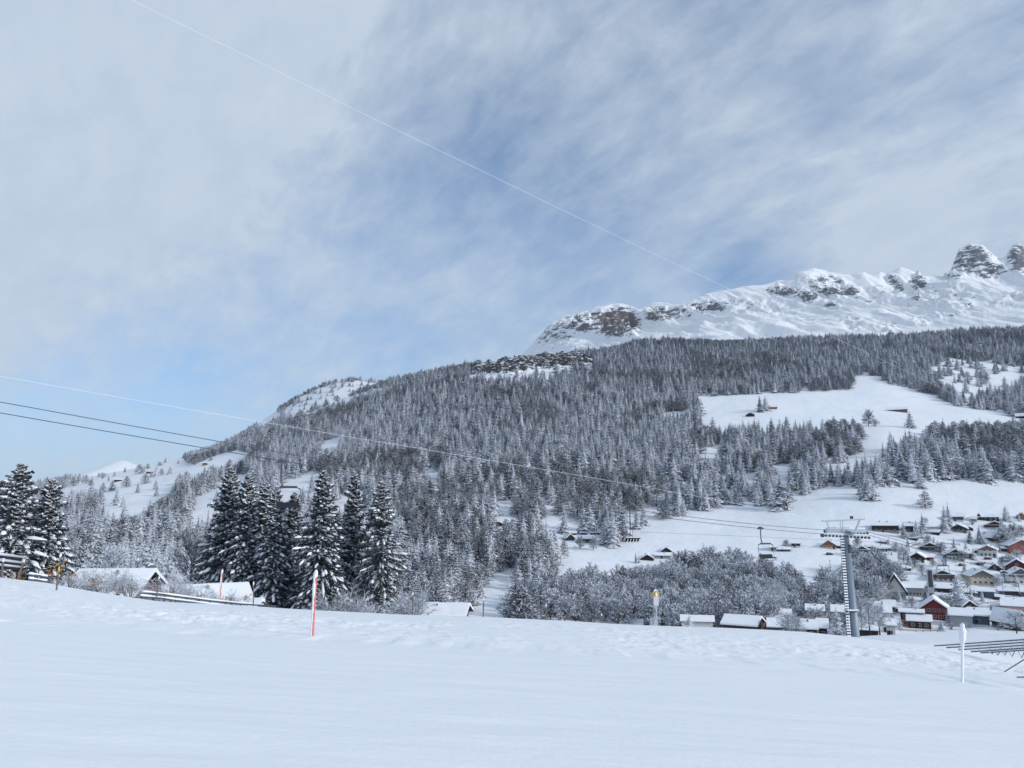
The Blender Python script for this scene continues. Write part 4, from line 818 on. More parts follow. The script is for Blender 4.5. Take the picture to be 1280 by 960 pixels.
# church: steep gable with black roof edges, slim tower with a dark louvre
def church():
    p = ground_at(1120, 750); k = p.y / FPX; th = -math.atan2(p.x, p.y)
    e = empty('church', p, th, label='small modern church with a steep black-edged gable and a slim pale bell tower', cat='church')
    W = 22 * k; he = 9 * k; rz = 26 * k; L = 14
    def pr(w2, z0, z1, y0, y1, name, mat, par=e):
        mb = MB(); mb.add([(-w2, y0, z0), (w2, y0, z0), (0, y0, z1), (-w2, y1, z0), (w2, y1, z0), (0, y1, z1)], [(0, 1, 2), (5, 4, 3), (0, 3, 4, 1), (1, 4, 5, 2), (2, 5, 3, 0)]); return mb.build(name, M[mat], par)
    mb = MB(); mb.box(-W/2, W/2, 0, L, -3, he); mb.build('wall', M['grey'], e)
    pr(W/2 - .02, he + .003, rz, .02, L, 'gable_wall', 'white')
    for s_ in (-1, 1):
        mb = MB(); a = Vector((s_ * (W/2 + .9), 0, he - 1.6)); b_ = Vector((0, 0, rz + .35)); o_ = Vector((0, 0, 1.15))
        mb.add([a + Vector((0, -.9, 0)), b_ + Vector((0, -.9, 0)), b_ + o_ + Vector((0, -.9, 0)), a + o_ + Vector((0, -.9, 0)), a + Vector((0, L, 0)), b_ + Vector((0, L, 0)), b_ + o_ + Vector((0, L, 0)), a + o_ + Vector((0, L, 0))],
               [(0, 1, 2, 3), (7, 6, 5, 4), (0, 4, 5, 1), (3, 2, 6, 7), (0, 3, 7, 4)]); rf = mb.build('roof', M['dark_wood'], e)
        mb = MB(); mb.add([a + o_ + Vector((0, 1.2, .03)), b_ + o_ + Vector((0, 1.2, .03)), b_ + o_ + Vector((0, L, .03)), a + o_ + Vector((0, L, .03)), a + o_ + Vector((0, 1.2, .4)), b_ + o_ + Vector((0, 1.2, .4)), b_ + o_ + Vector((0, L, .4)), a + o_ + Vector((0, L, .4))], [(0, 1, 5, 4), (4, 5, 6, 7), (1, 2, 6, 5), (2, 3, 7, 6), (3, 0, 4, 7)]); mb.build('roof_snow', M['snow'], rf)
    for xx in (-2.6, -.9, .9, 2.6): add_window(e, (xx, -.01, 1.2), 0, (1.2, 1, 1.2))
    tx, ty = 38.5 * k, 2.0; tw = 3.4 * k
    mb = MB(); mb.box(tx - tw, tx + tw, ty - tw, ty + tw, -2, 37 * k); tw_o = mb.build('bell_tower', M['white'], e)
    mb = MB(); mb.box(tx - tw * .62, tx + tw * .72, ty - tw - .12, ty - tw + .05, 16 * k, 35.5 * k); mb.build('louvre', M['slate'], tw_o)
    mb = MB(); mb.box(tx - tw * .5, tx + tw * .6, ty - tw - .1, ty - tw + .05, 1, 9 * k); mb.build('tower_door', M['slate'], tw_o)
    mb = MB(); mb.add([(tx - tw, ty - tw, 37 * k + .004), (tx + tw, ty - tw, 37 * k + .004), (tx + tw, ty + tw, 37 * k + .004), (tx - tw, ty + tw, 37 * k + .004), (tx - tw * .9, ty - tw * .8, 40.5 * k), (tx - tw * .5, ty + tw * .8, 39 * k)], [(0, 1, 4), (1, 2, 5, 4), (2, 3, 5), (3, 0, 4, 5), (0, 3, 2, 1)]); mb.build('tower_cap', M['snow'], tw_o)
church()
# parked cars under snow
def car(x, y, label, col='car_dark', Y=None, rz=0):
    p = ground_at(x, y, **({} if Y is None else dict(y0=Y))); e = empty('parked_car', p, rz, label=label, cat='car', group='snow-covered cars parked in the village')
    mb = MB(); mb.add([(-2.1, -.85, .3), (2.1, -.85, .3), (2.1, .85, .3), (-2.1, .85, .3), (-2.1, -.85, .85), (2.1, -.85, .8), (2.1, .85, .8), (-2.1, .85, .85)], [(0, 3, 2, 1), (4, 5, 6, 7), (0, 1, 5, 4), (1, 2, 6, 5), (2, 3, 7, 6), (3, 0, 4, 7)])
    mb.add([(-1.7, -.78, .86), (1.1, -.78, .84), (1.1, .78, .84), (-1.7, .78, .86), (-1.2, -.65, 1.4), (.5, -.65, 1.42), (.5, .65, 1.42), (-1.2, .65, 1.4)], [(4, 5, 6, 7), (0, 1, 5, 4), (1, 2, 6, 5), (2, 3, 7, 6), (3, 0, 4, 7)]); mb.build('body', M[col], e)
    for sx in (-1.3, 1.35):
        for sy in (-.8, .8):
            mb = MB(); mb.tube([(sx, sy - .1, .32), (sx, sy + .1, .32)], .32, 10); mb.build('wheel', M['tyre'], e)
    mb = MB(); mb.add([(-1.35, -.7, 1.43), (.65, -.7, 1.44), (.65, .7, 1.44), (-1.35, .7, 1.43), (-1.2, -.55, 1.75), (.45, -.55, 1.72), (.45, .55, 1.72), (-1.2, .55, 1.75)], [(4, 5, 6, 7), (0, 1, 5, 4), (1, 2, 6, 5), (2, 3, 7, 6), (3, 0, 4, 7)])
    mb.add([(1.1, -.8, .83), (2.12, -.8, .83), (2.12, .8, .83), (1.1, .8, .83), (1.15, -.7, 1.0), (2.0, -.7, .98), (2.0, .7, .98), (1.15, .7, 1.0)], [(4, 5, 6, 7), (0, 1, 5, 4), (1, 2, 6, 5), (2, 3, 7, 6), (3, 0, 4, 7)]); mb.build('snow_cover', M['snow'], e)
for x, y, lb, r_ in [(1072, 707, 'snow-topped dark car below the low garage, left of the cream houses', .1), (1080, 706, 'second dark car under snow, just right of the first below the garage', .0), (1122, 707, 'dark car under snow right of the smaller cream house', .3),
    (1235, 700, 'low snow-covered car in front of the orange-gabled house', .1), (1256, 699, 'snow-covered car right of the orange-gabled house', .1), (1258, 703, 'car buried under snow below the first one near the brick-red house', .0), (1203, 708, 'lone snow-covered car below the white house with the dark gable', .2), (1037, 694, 'dark car on the snow below the red-brown gabled house by the pylon', .2), (1248, 750, 'dark car on the track beside the dark blue garage', -.4)]:
    car(x, y, lb, rz=r_)
# low fences and walls that cross the village slope
def fence_line(pts, label, h=1.0, mat='wood_pole', y0=55, sp=2.6, rails=2, group=None, r=.05):
    P = [ground_at(x, y, y0=y0) for x, y in pts]; e = empty('fence', P[0], label=label, cat='fence', group=group)
    for k in range(len(P) - 1):
        a, b_ = P[k], P[k + 1]; L = (b_ - a).length; n = max(1, int(L / sp)); q = []
        for i in range(n + 1):
            p = a.lerp(b_, i / n); p.z = Hs(p.x, p.y); q.append(p - P[0])
            mb = MB(); mb.tube([p - P[0] - Vector((0, 0, .4)), p - P[0] + Vector((0, 0, h + .1))], r * 1.3, 5); mb.build('post', M[mat], e)
        for j in range(rails):
            zz = Vector((0, 0, h * (1 - .45 * j))); mb = MB(); mb.tube([v + zz for v in q], r, 4); mb.build('rail', M[mat], e)
fence_line([(1134, 661), (1155, 662), (1176, 660.5)], 'thin fence line on the snow between the spruce row and the big spruce pair', y0=300, sp=5, r=.12)
fence_line([(1140, 684), (1150, 681.5)], 'short fence left of the broad-gabled dark chalet', y0=300, sp=4, r=.12)
fence_line([(1176, 680.5), (1190, 681.5), (1200, 682)], 'fence line between the broad-gabled chalet and the thin lone spruce', y0=300, sp=5, r=.12)
fence_line([(1125, 789), (1145, 790), (1172, 790)], 'low dark garden fence in front of the red outbuilding', y0=200, sp=3, h=.8, r=.09)
fence_line([(1218, 783), (1236, 784), (1254, 785)], 'snowy paddock fence right of the long garage', y0=200, sp=3, h=1.2, rails=3, r=.06)
fence_line([(1212, 757), (1235, 755), (1258, 752)], 'dark fence edging the track above the long garage', y0=200, sp=4, h=.7, r=.07)

# ------------------------------------------------------------------ village and lone trees
def vtree(kind, x, yb, ytop, label, wid=1.0, Y=None, v=0):
    p = ground_at(x, yb, y0=180) if Y is None else Vector((at(x, yb, Y).x, Y, 0)); p.z = Hs(p.x, p.y)
    h = at(x, ytop, p.y).z - p.z
    me, cat, grp = {'s': (SPR[v % 5], 'spruce tree', None), 'l': (LAR[v % 3], 'larch tree', None), 'b': (BRN[v % 2] if p.y < 340 else BRO[v % 4], 'broadleaf tree', None), 'u': (SHN[v % 2] if p.y < 340 else SHR[v % 3], 'shrub', None)}[kind]
    nm = {'s': 'spruce_tree', 'l': 'larch_tree', 'b': 'broadleaf_tree', 'u': 'frosted_shrub'}[kind]
    e = empty(nm, p, label=label, cat=cat); h = max(h, .8)
    o = link_mesh('crown', me, e, (0, 0, -.02 * h), (0, 0, (x * 7.3) % 6.28)); wq = wid * (1.4 if kind == 's' else 1.0); o.scale = (h * wq, h * wq, h)
    if kind in 'sbl':
        mb = MB(); mb.tube([(0, 0, -.5), (0, 0, h * .3)], [.02 * h, .014 * h], 6); mb.build('trunk', M['bark'], e)
    return e
VT = [('s', 1200, 758, 712, 'largest dark spruce of the village, right of the brown chalet', 1.0, None, 3), ('s', 1182, 664, 630, 'tall spruce, left of the pair behind the broad-gabled chalets', .9, None, 1), ('s', 1187, 663, 626, 'tall slim spruce, right one of the pair above the village', .8, None, 0),
 ('s', 1130, 672, 652, 'snowy spruce at the left end of the row by the long barn', 1.0, None, 1), ('s', 1146, 669, 648, 'frosted spruce in the middle of the row by the long barn', .9, None, 2), ('s', 1154, 667, 640, 'tallest dark spruce of the row right of the long barn', .95, None, 0),
 ('u', 1142, 674, 664, 'low snowy conifer bush between the trees by the long barn', 1.6, None, 0), ('b', 1160, 682, 668, 'round frosted tree above the broad-gabled dark chalet', 1.2, None, 1), ('s', 1193, 686, 670, 'thin lone spruce above the white house with the dark gable', .8, None, 2),
 ('s', 1213, 679, 660, 'snowy spruce, left of two below the gabled chalet row', 1.1, None, 1), ('s', 1225, 679, 656, 'snowy spruce, right of two beside the steep dark barn', 1.1, None, 4), ('s', 1258, 651, 630, 'frosted spruce on the upper edge of the village near the right side', 1.15, None, 1),
 ('b', 1254, 681, 655, 'big frosted broadleaf tree beside the steep dark barn', 1.3, None, 2), ('b', 1267, 676, 653, 'frosted broadleaf tree above the brick-red house', 1.3, None, 3), ('b', 1277, 672, 655, 'frosted broadleaf tree at the right edge above the brick-red house', 1.2, None, 0),
 ('b', 1130, 703, 680, 'frosted birch right of the cream houses', 1.2, None, 1), ('b', 1120, 693, 676, 'smaller frosted birch above the cream houses', 1.1, None, 0), ('s', 1116, 784, 762, 'snow-flecked spruce in front of the pinkish house', 1.15, None, 3), ('b', 1088, 797, 748, 'big frosted tree right at the foot of the lift pylon', 1.05, 235, 0),
 ('b', 1100, 796, 757, 'frosted tree just right of the big one at the pylon foot', 1.0, 240, 1), ('b', 1078, 798, 765, 'small frosted tree hugging the pylon mast', 1.0, 228, 1), ('s', 1124, 752, 735, 'snowy spruce in front of the church gable', 1.1, None, 1), ('b', 1180, 764, 740, 'dense rounded frosted tree behind the large red house', 1.5, None, 2),
 ('b', 1190, 762, 742, 'dense rounded frosted tree left of the dark barn by the big spruce', 1.5, None, 0), ('s', 1157, 752, 732, 'small spruce at the foot of the church tower', 1.2, None, 2), ('s', 1177, 789, 775, 'small dark spruce in front of the large red house', 1.3, None, 3), ('s', 1047, 795, 757, 'dark spruce left of the pylon mast among the low roofs', .95, 228, 1),
 ('s', 862, 788, 766, 'dark spruce in front of the long house with the dark roof patch', 1.1, 245, 3), ('s', 818, 787, 767, 'snowy spruce just left of the banner pole', 1.0, 250, 1), ('s', 814, 786, 770, 'smaller snowy spruce further left of the banner pole', 1.0, 255, 2), ('b', 986, 793, 766, 'frosted tree in front of the pale grey house', 1.3, 238, 0), ('b', 996, 794, 772, 'frosted bushy tree right of the one before the pale grey house', 1.4, 236, 1),
 ('b', 918, 779, 764, 'frosted tree between the curved barn roof and the broad snow roof', 1.3, 280, 1), ('b', 1020, 775, 760, 'frosted tree right of the pale grey house', 1.3, 290, 0), ('u', 1060, 796, 785, 'small frosted bush at the left foot of the pylon', 1.2, 225, 0), ('b', 1271, 792, 764, 'large round frosted bush-like tree at the right edge in the front row', 1.5, 300, 1),
 ('b', 1282, 792, 768, 'frosted tree cut by the right edge in the front row', 1.4, 305, 0), ('u', 1216, 762, 750, 'rounded frosted bush behind the long garage', 1.6, None, 1), ('l', 1157, 636, 612, 'lone pale larch on the meadow above the village', 1.3, None, 0), ('s', 1074, 607, 575, 'frosted spruce group member at the left tip of the meadow spur', 1.1, None, 1),
 ('s', 1083, 596, 565, 'dark spruce, left of four standing in a line on the meadow', .95, None, 0), ('s', 1090, 594, 570, 'dark spruce, second of four in a line on the meadow', .95, None, 2), ('s', 1096, 593, 566, 'dark spruce, third of four in a line on the meadow', .95, None, 4), ('s', 1101, 592, 568, 'dark spruce, rightmost of four in a line on the meadow', .95, None, 1),
 ('s', 1138, 535, 512, 'single frosted spruce below the lone barn on the upper meadow', 1.1, None, 1), ('b', 1086, 533, 511, 'frosted round tree at the right tip of the tree column below the upper meadow', 1.0, None, 1), ('u', 1094, 533, 524, 'low frosted bush right of the round tree on the upper meadow', 1.3, None, 0), ('s', 950, 515, 493, 'narrow frosted spruce left of the reddish hut on the upper meadow', 1.0, None, 0), ('s', 957, 513, 494, 'broader frosted spruce behind the reddish hut on the upper meadow', 1.1, None, 1),
 ('s', 795, 704, 689, 'tiny dark spruce, left of two beside the black-gabled chalet', .7, None, 0), ('s', 799, 704, 692, 'tiny dark spruce, right of two beside the black-gabled chalet', .7, None, 2), ('b', 983, 686, 673, 'round frosted tree left of the small dark barn beyond the near chair', 1.1, None, 2), ('s', 697, 702, 675, 'dark spruce standing on the left tip of the lower meadow', .95, None, 1), ('l', 705, 696, 672, 'pale larch right behind the dark spruce at the left tip of the lower meadow', .9, None, 1),
 ('b', 742, 688, 670, 'round frosted tree in front of the two-storey farmhouse', .9, None, 1), ('b', 725, 687, 668, 'frosted tree left of the farmhouse', .9, None, 0), ('s', 765, 682, 645, 'broad dark spruce right of the farm row', 1.1, None, 1), ('s', 758, 680, 652, 'spruce overlapping the broad one right of the farm row', 1.0, None, 3), ('l', 778, 676, 650, 'slim larch between the farm row and the lift station canopy', .9, None, 2),
 ('s', 177, 592, 583, 'lone tree on the skyline of the bald left hill, left of two', 1.3, None, 1), ('s', 189, 596, 588, 'lone tree on the bald left hill, right of two', 1.3, None, 1), ('u', 128, 598, 590, 'small tree at the foot of the sunlit far summit', 1.2, None, 1),
 ('s', 208, 752, 690, 'small snowy spruce behind the broad snow roof on the left', .95, 128, 3), ('s', 160, 745, 692, 'snowy spruce left of the broad snow roof', .9, 150, 1), ('l', 120, 742, 672, 'pale frosted larch right of the left-edge spruces', .95, 165, 0), ('l', 98, 740, 668, 'tall pale larch close right of the left-edge spruces', .9, 175, 1), ('b', 236, 752, 668, 'tall frosted broadleaf tree rising behind the broad snow roof', .8, 150, 0), ('b', 140, 738, 684, 'frosted broadleaf tree between the left-edge spruces and the broad roof', .9, 140, 1)]
for k, x, yb, yt, lb, wd, Yq, v in VT: vtree(k, x, yb, yt, lb, wd, Yq, v)
NS = [(147, 745, 714, 52, 'bare frosted shrub poking over the crest left of the broad snow roof', 1.1), (163, 746, 720, 55, 'second bare shrub over the crest, beside the orange leaves', 1.0), (213, 752, 717, 72, 'frosted shrub in front of the broad snow roof', 1.15), (228, 754, 729, 70, 'lower frosted shrub right of the one before the broad roof', 1.3), (190, 750, 730, 60, 'bare shrub with a few dry leaves at the guard rail', 1.0),
 (112, 738, 712, 60, 'snowy thicket right of the left-edge spruces', 1.4), (128, 741, 716, 62, 'snowy thicket further right of the left-edge spruces', 1.4), (90, 735, 716, 58, 'snowy low bush at the foot of the left-edge spruces', 1.4), (437, 768, 738, 84, 'frosted round bush right of the near red pole', 1.1), (400, 766, 745, 86, 'frosted bush left of the near red pole', 1.0),
 (516, 772, 737, 92, 'round white-frosted bush right of the spruce cluster', 1.15), (505, 771, 746, 90, 'smaller frosted bush at the left of the round white one', 1.1), (290, 760, 742, 74, 'bare thin shrub in front of the long sloping roof', .9), (248, 755, 738, 78, 'frosted bush between the two near snow roofs', 1.2), (262, 757, 741, 80, 'small frosted bush right of the one between the near roofs', 1.2), (456, 768, 752, 88, 'small snowy bush under the spruces right of the near red pole', 1.2)]
for i, (x, yb, yt, Yq, lb, wd) in enumerate(NS): vtree('u', x, yb, yt, lb, wd, Yq, i)
# dry orange leaves: small shrubs of their own at the road edge
def leafy(x, y, Yq, label, n=16):
    p = at(x, y, Yq); z0 = Hs(p.x, Yq); e = empty('leafy_shrub', (p.x, Yq, z0), label=label, cat='shrub', group='shrubs with dry orange leaves along the crest')
    hh_ = p.z - z0; r2 = random.Random(int(x)); mb = MB(); lf = MB()
    for i in range(5): mb.tube([(0, 0, -.1), (r2.uniform(-.3, .3), r2.uniform(-.2, .2), hh_ * r2.uniform(.7, 1.3))], [.02, .008], 4)
    for i in range(n):
        c_ = Vector((r2.gauss(0, .22), r2.gauss(0, .2), hh_ + r2.gauss(0, .18))); u = Vector((r2.gauss(0, 1), r2.gauss(0, 1), r2.gauss(0, 1))).normalized() * .09; v = u.cross(Vector((0, 1, .3))).normalized() * .06
        lf.add([c_ - u, c_ - v, c_ + u, c_ + v], [(0, 1, 2, 3)])
    mb.build('twig', M['bark'], e); lf.build('leaves', M['leaf'], e)
for i, (x, y, Yq) in enumerate([(23, 717, 47), (62, 716, 50), (74, 708, 52), (88, 722, 52), (123, 729, 54), (158, 734, 54), (192, 739, 58), (215, 742, 60), (248, 746, 62), (279, 749, 62), (310, 747, 64)]):
    leafy(x, y, Yq, ['dry orange leaves beside the leaning fence post', 'orange-leaved shrub just left of the short stake', 'orange leaves behind the short stake', 'pale orange leaves right of the short stake', 'few orange leaves on the crest left of the bare shrub', 'orange leaves right of the bare shrub on the crest', 'orange leaves beside the leaning grey stake', 'orange leaves before the frosted shrub at the guard rail', 'orange leaf tuft at the right end of the broad snow roof', 'orange leaves right of the far red pole', 'orange leaf tuft on the long sloping roof front'][i])

# small sheds, garden trees and shrubs that fill the village
rv = random.Random(31)
for x, yb, ev, rg, wp, kd, mt, lb in [
 (1064, 690, 686.5, 684, 9, 'e', 'dark_wood', 'tiny dark shed tucked behind the pylon mast'), (1170, 669, 665.5, 663, 10, 'e', 'dark_wood', 'tiny dark shed below the fence line beside the big spruce pair'), (1212, 664, 661, 658.5, 9, 'g', 'brown_wood', 'small brown shed right of the dark gabled chalet near the top'),
 (1262, 663, 659.5, 657, 10, 'e', 'dark_wood', 'small dark shed behind the frosted broadleaf trees at the right'), (1218, 652, 649, 646.5, 7, 'e', 'grey_wood', 'small grey shed left of the pointed lean-to'), (1184, 697, 693.5, 691, 7, 'e', 'dark_wood', 'narrow dark shed left of the white house with the dark gable'),
 (1222, 692, 688.5, 686.5, 8, 'e', 'grey', 'small grey garage left of the orange-gabled house'), (1256, 690, 686, 683.5, 9, 'e', 'dark_wood', 'dark shed left of the large brick-red house'), (1226, 707, 703.5, 701.5, 9, 'e', 'grey_wood', 'low grey shed left of the small dark gabled hut'),
 (1257, 722, 717.5, 714.5, 9, 'e', 'white', 'little white annex left of the grey-gabled house at the edge'), (1134, 714, 711, 708.5, 9, 'e', 'dark_wood', 'low dark shed above the church hall roof'), (1200, 738, 734, 731.5, 9, 'e', 'slate', 'dark shed left below the large pale house'),
 (1248, 762, 758, 755.5, 12, 'e', 'white', 'small white shed left of the pink-walled house'), (1212, 745, 741, 738.5, 11, 'e', 'dark_wood', 'small dark shed between the big spruce and the blue garage'), (1124, 766, 761.5, 758.5, 9, 'e', 'dark_wood', 'narrow dark shed above the snow-flecked spruce'),
 (1093, 697, 694, 692, 8, 'e', 'dark_wood', 'tiny dark shed left of the cream houses'), (1143, 676, 673, 671, 9, 'e', 'dark_wood', 'tiny shed below the snowy row of spruces'), (1104, 680, 677.5, 675.5, 10, 'e', 'grey_wood', 'small grey barn on the open snow above the cream houses')]:
    house(x=x, yb=yb, eave=ev, ridge=rg, wpx=wp, kind=kd, lower=mt, upper=None, label=lb, cols=1, rows=1, depth=5, chim=0, cat='shed', group='small sheds of the village', oh=.35, rot=rv.uniform(-15, 15))
spots = [(1156, 655), (1168, 680), (1176, 692), (1180, 706), (1204, 703), (1218, 700), (1230, 668), (1216, 656), (1252, 664), (1262, 690), (1248, 690), (1252, 706), (1262, 708), (1206, 716), (1201, 722), (1240, 726), (1246, 734), (1210, 735), (1196, 742), (1214, 752), (1228, 752), (1262, 756), (1240, 764), (1232, 771),
 (1164, 744), (1152, 719), (1144, 712), (1137, 706), (1166, 709), (1125, 716), (1112, 713), (1092, 712), (1083, 712), (1129, 741), (1132, 757), (1140, 760), (1106, 783), (1126, 787), (1133, 775), (1190, 787), (1186, 779), (1206, 788), (1248, 788), (1094, 690), (1066, 696), (1072, 684), (1135, 683), (1154, 673), (1110, 681), (1170, 758), (1176, 752), (1212, 674), (1272, 700), (1270, 735), (1259, 742), (1274, 652), (1208, 690)]
for i, (x, y) in enumerate(spots):
    p = ground_at(x + rv.uniform(-1, 1), y); k = rv.random(); me = SHR[i % 3] if k < .4 else BRO[i % 4] if k < .75 else SPR[i % 5]; h = rv.uniform(2, 4) if k < .4 else rv.uniform(4, 8) if k < .75 else rv.uniform(4, 9); wq = 1.4 if k < .4 else 1.25
    nm, ct = ('frosted_shrub', 'shrub') if k < .4 else ('broadleaf_tree', 'broadleaf tree') if k < .75 else ('spruce_tree', 'spruce tree')
    where = 'near the top of the village' if y < 670 else 'among the upper chalets' if y < 695 else 'around the white village houses' if y < 725 else 'below the church and the large pale house' if y < 760 else 'in the front row of the village'
    place_tree(nm, me, p.x, p.y, p.z, h, wq, rv.random() * 6, ('tiny' if h < 3 else 'small' if h < 5.5 else 'middling') + ' frosted garden ' + ct + ' ' + where, ct, 'frosted garden plants between the village houses')

# ------------------------------------------------------------------ poles, stakes, banner
def gz(X, Y): return Hs(X, Y)
def stake(xt, yt, xb, yb, label, kind, Y=None, r=.022, grp=None):
    b_ = ground_at(xb, yb, y0=6, y1=60) if Y is None else at(xb, yb, Y); b_.z = min(b_.z, Hs(b_.x, b_.y)) if Y else b_.z
    t_ = at(xt, yt, b_.y) - b_
    nm, cat = {'red': ('piste_pole', 'piste marker pole'), 'wood': ('marker_stake', 'stake'), 'ice': ('snow_stake', 'snow stake')}[kind]
    e = empty(nm, b_, label=label, cat=cat, group=grp); u = t_.normalized()
    if kind == 'red':
        mb = MB(); mb.tube([-u * .3, t_ * .3, t_ * .65, t_], [r, r, r, r], 10); mb.build('pole', M['red_paint'], e, smooth=True)
        mb = MB(); r2 = random.Random(3); pts_ = []; rr = []
        for i in range(22):
            q = i / 21; pts_.append(t_ * q + Vector((-r * .62, -r * .35, 0)) + Vector((r2.uniform(-.004, .004), 0, 0))); rr.append(r * (.7 + .5 * q) * r2.uniform(.75, 1.2))
        mb.tube(pts_, rr, 7); mb.build('rime', M['snow'], e, smooth=True)
        mb = MB(); mb.tube([t_ * .93, t_ * .96, t_, t_ + u * .05, t_ + u * .085], [r * 1.1, r * 1.35, r * 1.4, r * 1.1, r * .3], 9); mb.build('snow_cap', M['snow'], e, smooth=True)
        mb = MB()
        for i in range(9):
            q = .35 + .6 * i / 9; p = t_ * q; mb.tube([p, p + Vector((r * 2.3, 0, -.004 * (i % 3)))], [.011, .004], 5)
        mb.build('rime_spikes', M['snow'], e)
    elif kind == 'wood':
        mb = MB(); mb.tube([-u * .3, t_], r, 7); mb.build('pole', M['wood_pole'], e)
        mb = MB(); mb.tube([t_ * .52, t_ * .64], r * 1.12, 7); mb.build('yellow_band', M['yellow'] if xt < 100 else M['wood_pole'], e)
        mb = MB(); mb.tube([t_ * .8 + Vector((-r * .3, 0, 0)), t_ * .97, t_ + u * .06], [r * .7, r * 1.3, r * .5], 6); mb.build('snow_cap', M['snow'], e, smooth=True)
    else:
        mb = MB(); mb.tube([-u * .3, t_ * .3, t_], r, 8); mb.build('pole', M['frosted_steel'], e)
        r2 = random.Random(8); pts_ = []; rr = []
        for i in range(26):
            q = i / 25; k = q; pts_.append(t_ * q + Vector((r2.uniform(-.004, .004), 0, 0)))
            rr.append((r * 1.45 if k < .62 else r * (1.5 + 2.2 * math.sin(min(1, (k - .62) / .3) * 1.75))) * r2.uniform(.9, 1.1) * (1 if k < .93 else .62))
        mb = MB(); mb.tube(pts_ + [t_ + u * .05], rr + [.01], 10); mb.build('rime', M['snow'], e, smooth=True)
    return e
stake(395, 716, 390.5, 795, 'red marker pole with a rime-white top, the nearest one on the snowfield', 'red', r=.038, grp='red piste marker poles')
stake(278, 713, 274, 755, 'red marker pole standing farther away at the crest by the guard rail', 'red', r=.05, grp='red piste marker poles')
stake(1203, 781, 1203, 853, 'snow stake coated in white rime with a fat frozen tip', 'ice', r=.024)
stake(76, 692, 70.5, 738, 'leaning wooden stake with a yellow band at the left of the snowfield', 'wood', r=.04)
for xt, yt, xb, yb, lb in [(199, 721, 195, 749, 'grey stake leaning right in front of the broad snow roof'), (317, 728, 316.5, 757.5, 'thin pale stake in front of the long sloping roof'), (422, 736, 422, 764.5, 'thin snowy stake beside the near red pole'), (516, 741, 516, 768.5, 'thin pale stake before the round white bush'),
    (604.5, 748, 604, 771.5, 'thin stake on the crest right of the pinkish-fascia roof'), (682.5, 756, 682, 775, 'short pale stake on the crest in the middle of the photo'), (752, 768, 752, 779, 'tiny stake on the crest left of the banner')]:
    stake(xt, yt, xb, yb + 2, lb, 'wood', Y=45, r=.035)
def banner():
    Y = 47; b_ = at(821, 786, Y); e = empty('banner_sign', b_, label='white upright banner panel under a yellow snowy top on a thin pole', cat='banner')
    k = Y / FPX; mb = MB(); mb.tube([(0, 0, -.3), (0, 0, 44 * k)], .03, 8); mb.build('pole', M['frosted_steel'], e)
    mb = MB(); mb.box(-3 * k, 3 * k, -.06, -.04, 27 * k, 39 * k); mb.build('panel', M['white'], e)
    mb = MB()
    for a in (-1, 1): mb.add([(0, -.08, 39.3 * k), (a * 4 * k, -.05, 38.5 * k), (a * 4.2 * k, -.03, 42 * k), (a * 2.5 * k, -.05, 44.5 * k), (0, -.06, 45 * k), (0, .06, 39.3 * k), (a * 4 * k, .05, 38.5 * k), (a * 4.2 * k, .03, 42 * k), (a * 2.5 * k, .05, 44.5 * k), (0, .06, 45 * k)], [(0, 1, 2, 3, 4), (9, 8, 7, 6, 5), (1, 6, 7, 2), (2, 7, 8, 3), (3, 8, 9, 4), (0, 5, 6, 1)])
    mb.build('yellow_top', M['yellow'], e)
    mb = MB(); mb.tube([(-2.4 * k, -.05, 44.3 * k), (0, -.05, 45.5 * k), (2.4 * k, -.05, 44.3 * k)], [.03, .06, .03], 6); mb.tube([(0, -.09, 38.5 * k), (0, -.09, 43 * k)], [.07, .03], 6); mb.build('snow_cap', M['snow'], e, smooth=True)
banner()
# dark slatted fence at the left edge
def slat_fence():
    Y = 46.8; k = Y / FPX; o_ = at(28, 724, Y); e = empty('slatted_fence', o_, label='dark snow-topped rail fence with a leaning end post at the left edge', cat='fence')
    for y0, y1 in ((697, 701), (704.5, 708), (711, 713.5)):
        a = at(-40, y0 - 4, Y) - o_; b_ = at(30, y1, Y) - o_
        d = (b_ - a); mb = MB(); n = Vector((0, -.03, 0)); h = Vector((0, 0, .19))
        mb.add([a + n, b_ + n, b_ + n + h, a + n + h, a - n, b_ - n, b_ - n + h, a - n + h], [(0, 1, 2, 3), (7, 6, 5, 4), (0, 4, 5, 1), (3, 2, 6, 7), (1, 5, 6, 2)]); rl = mb.build('rail', M['dark_wood'], e)
        mb = MB(); mb.tube([a + h + Vector((0, 0, .02)), (a + b_) / 2 + h + Vector((0, 0, .05)), b_ + h + Vector((0, 0, .02))], [.07, .09, .06], 7); mb.build('rail_snow', M['snow'], rl, smooth=True)
    for xt, yt, xb, yb in ((30, 700, 22, 724), (4, 699, 2, 724), (-26, 694, -28, 720)):
        a = at(xb, yb, Y - .1) - o_; b_ = at(xt, yt, Y - .1) - o_; mb = MB(); mb.tube([a, b_], .06, 7); mb.build('post', M['wood_pole'], e)
        mb = MB(); mb.tube([a.lerp(b_, .75), b_ + Vector((0, 0, .06))], [.03, .1], 7); mb.build('post_snow', M['snow'], e, smooth=True)
slat_fence()
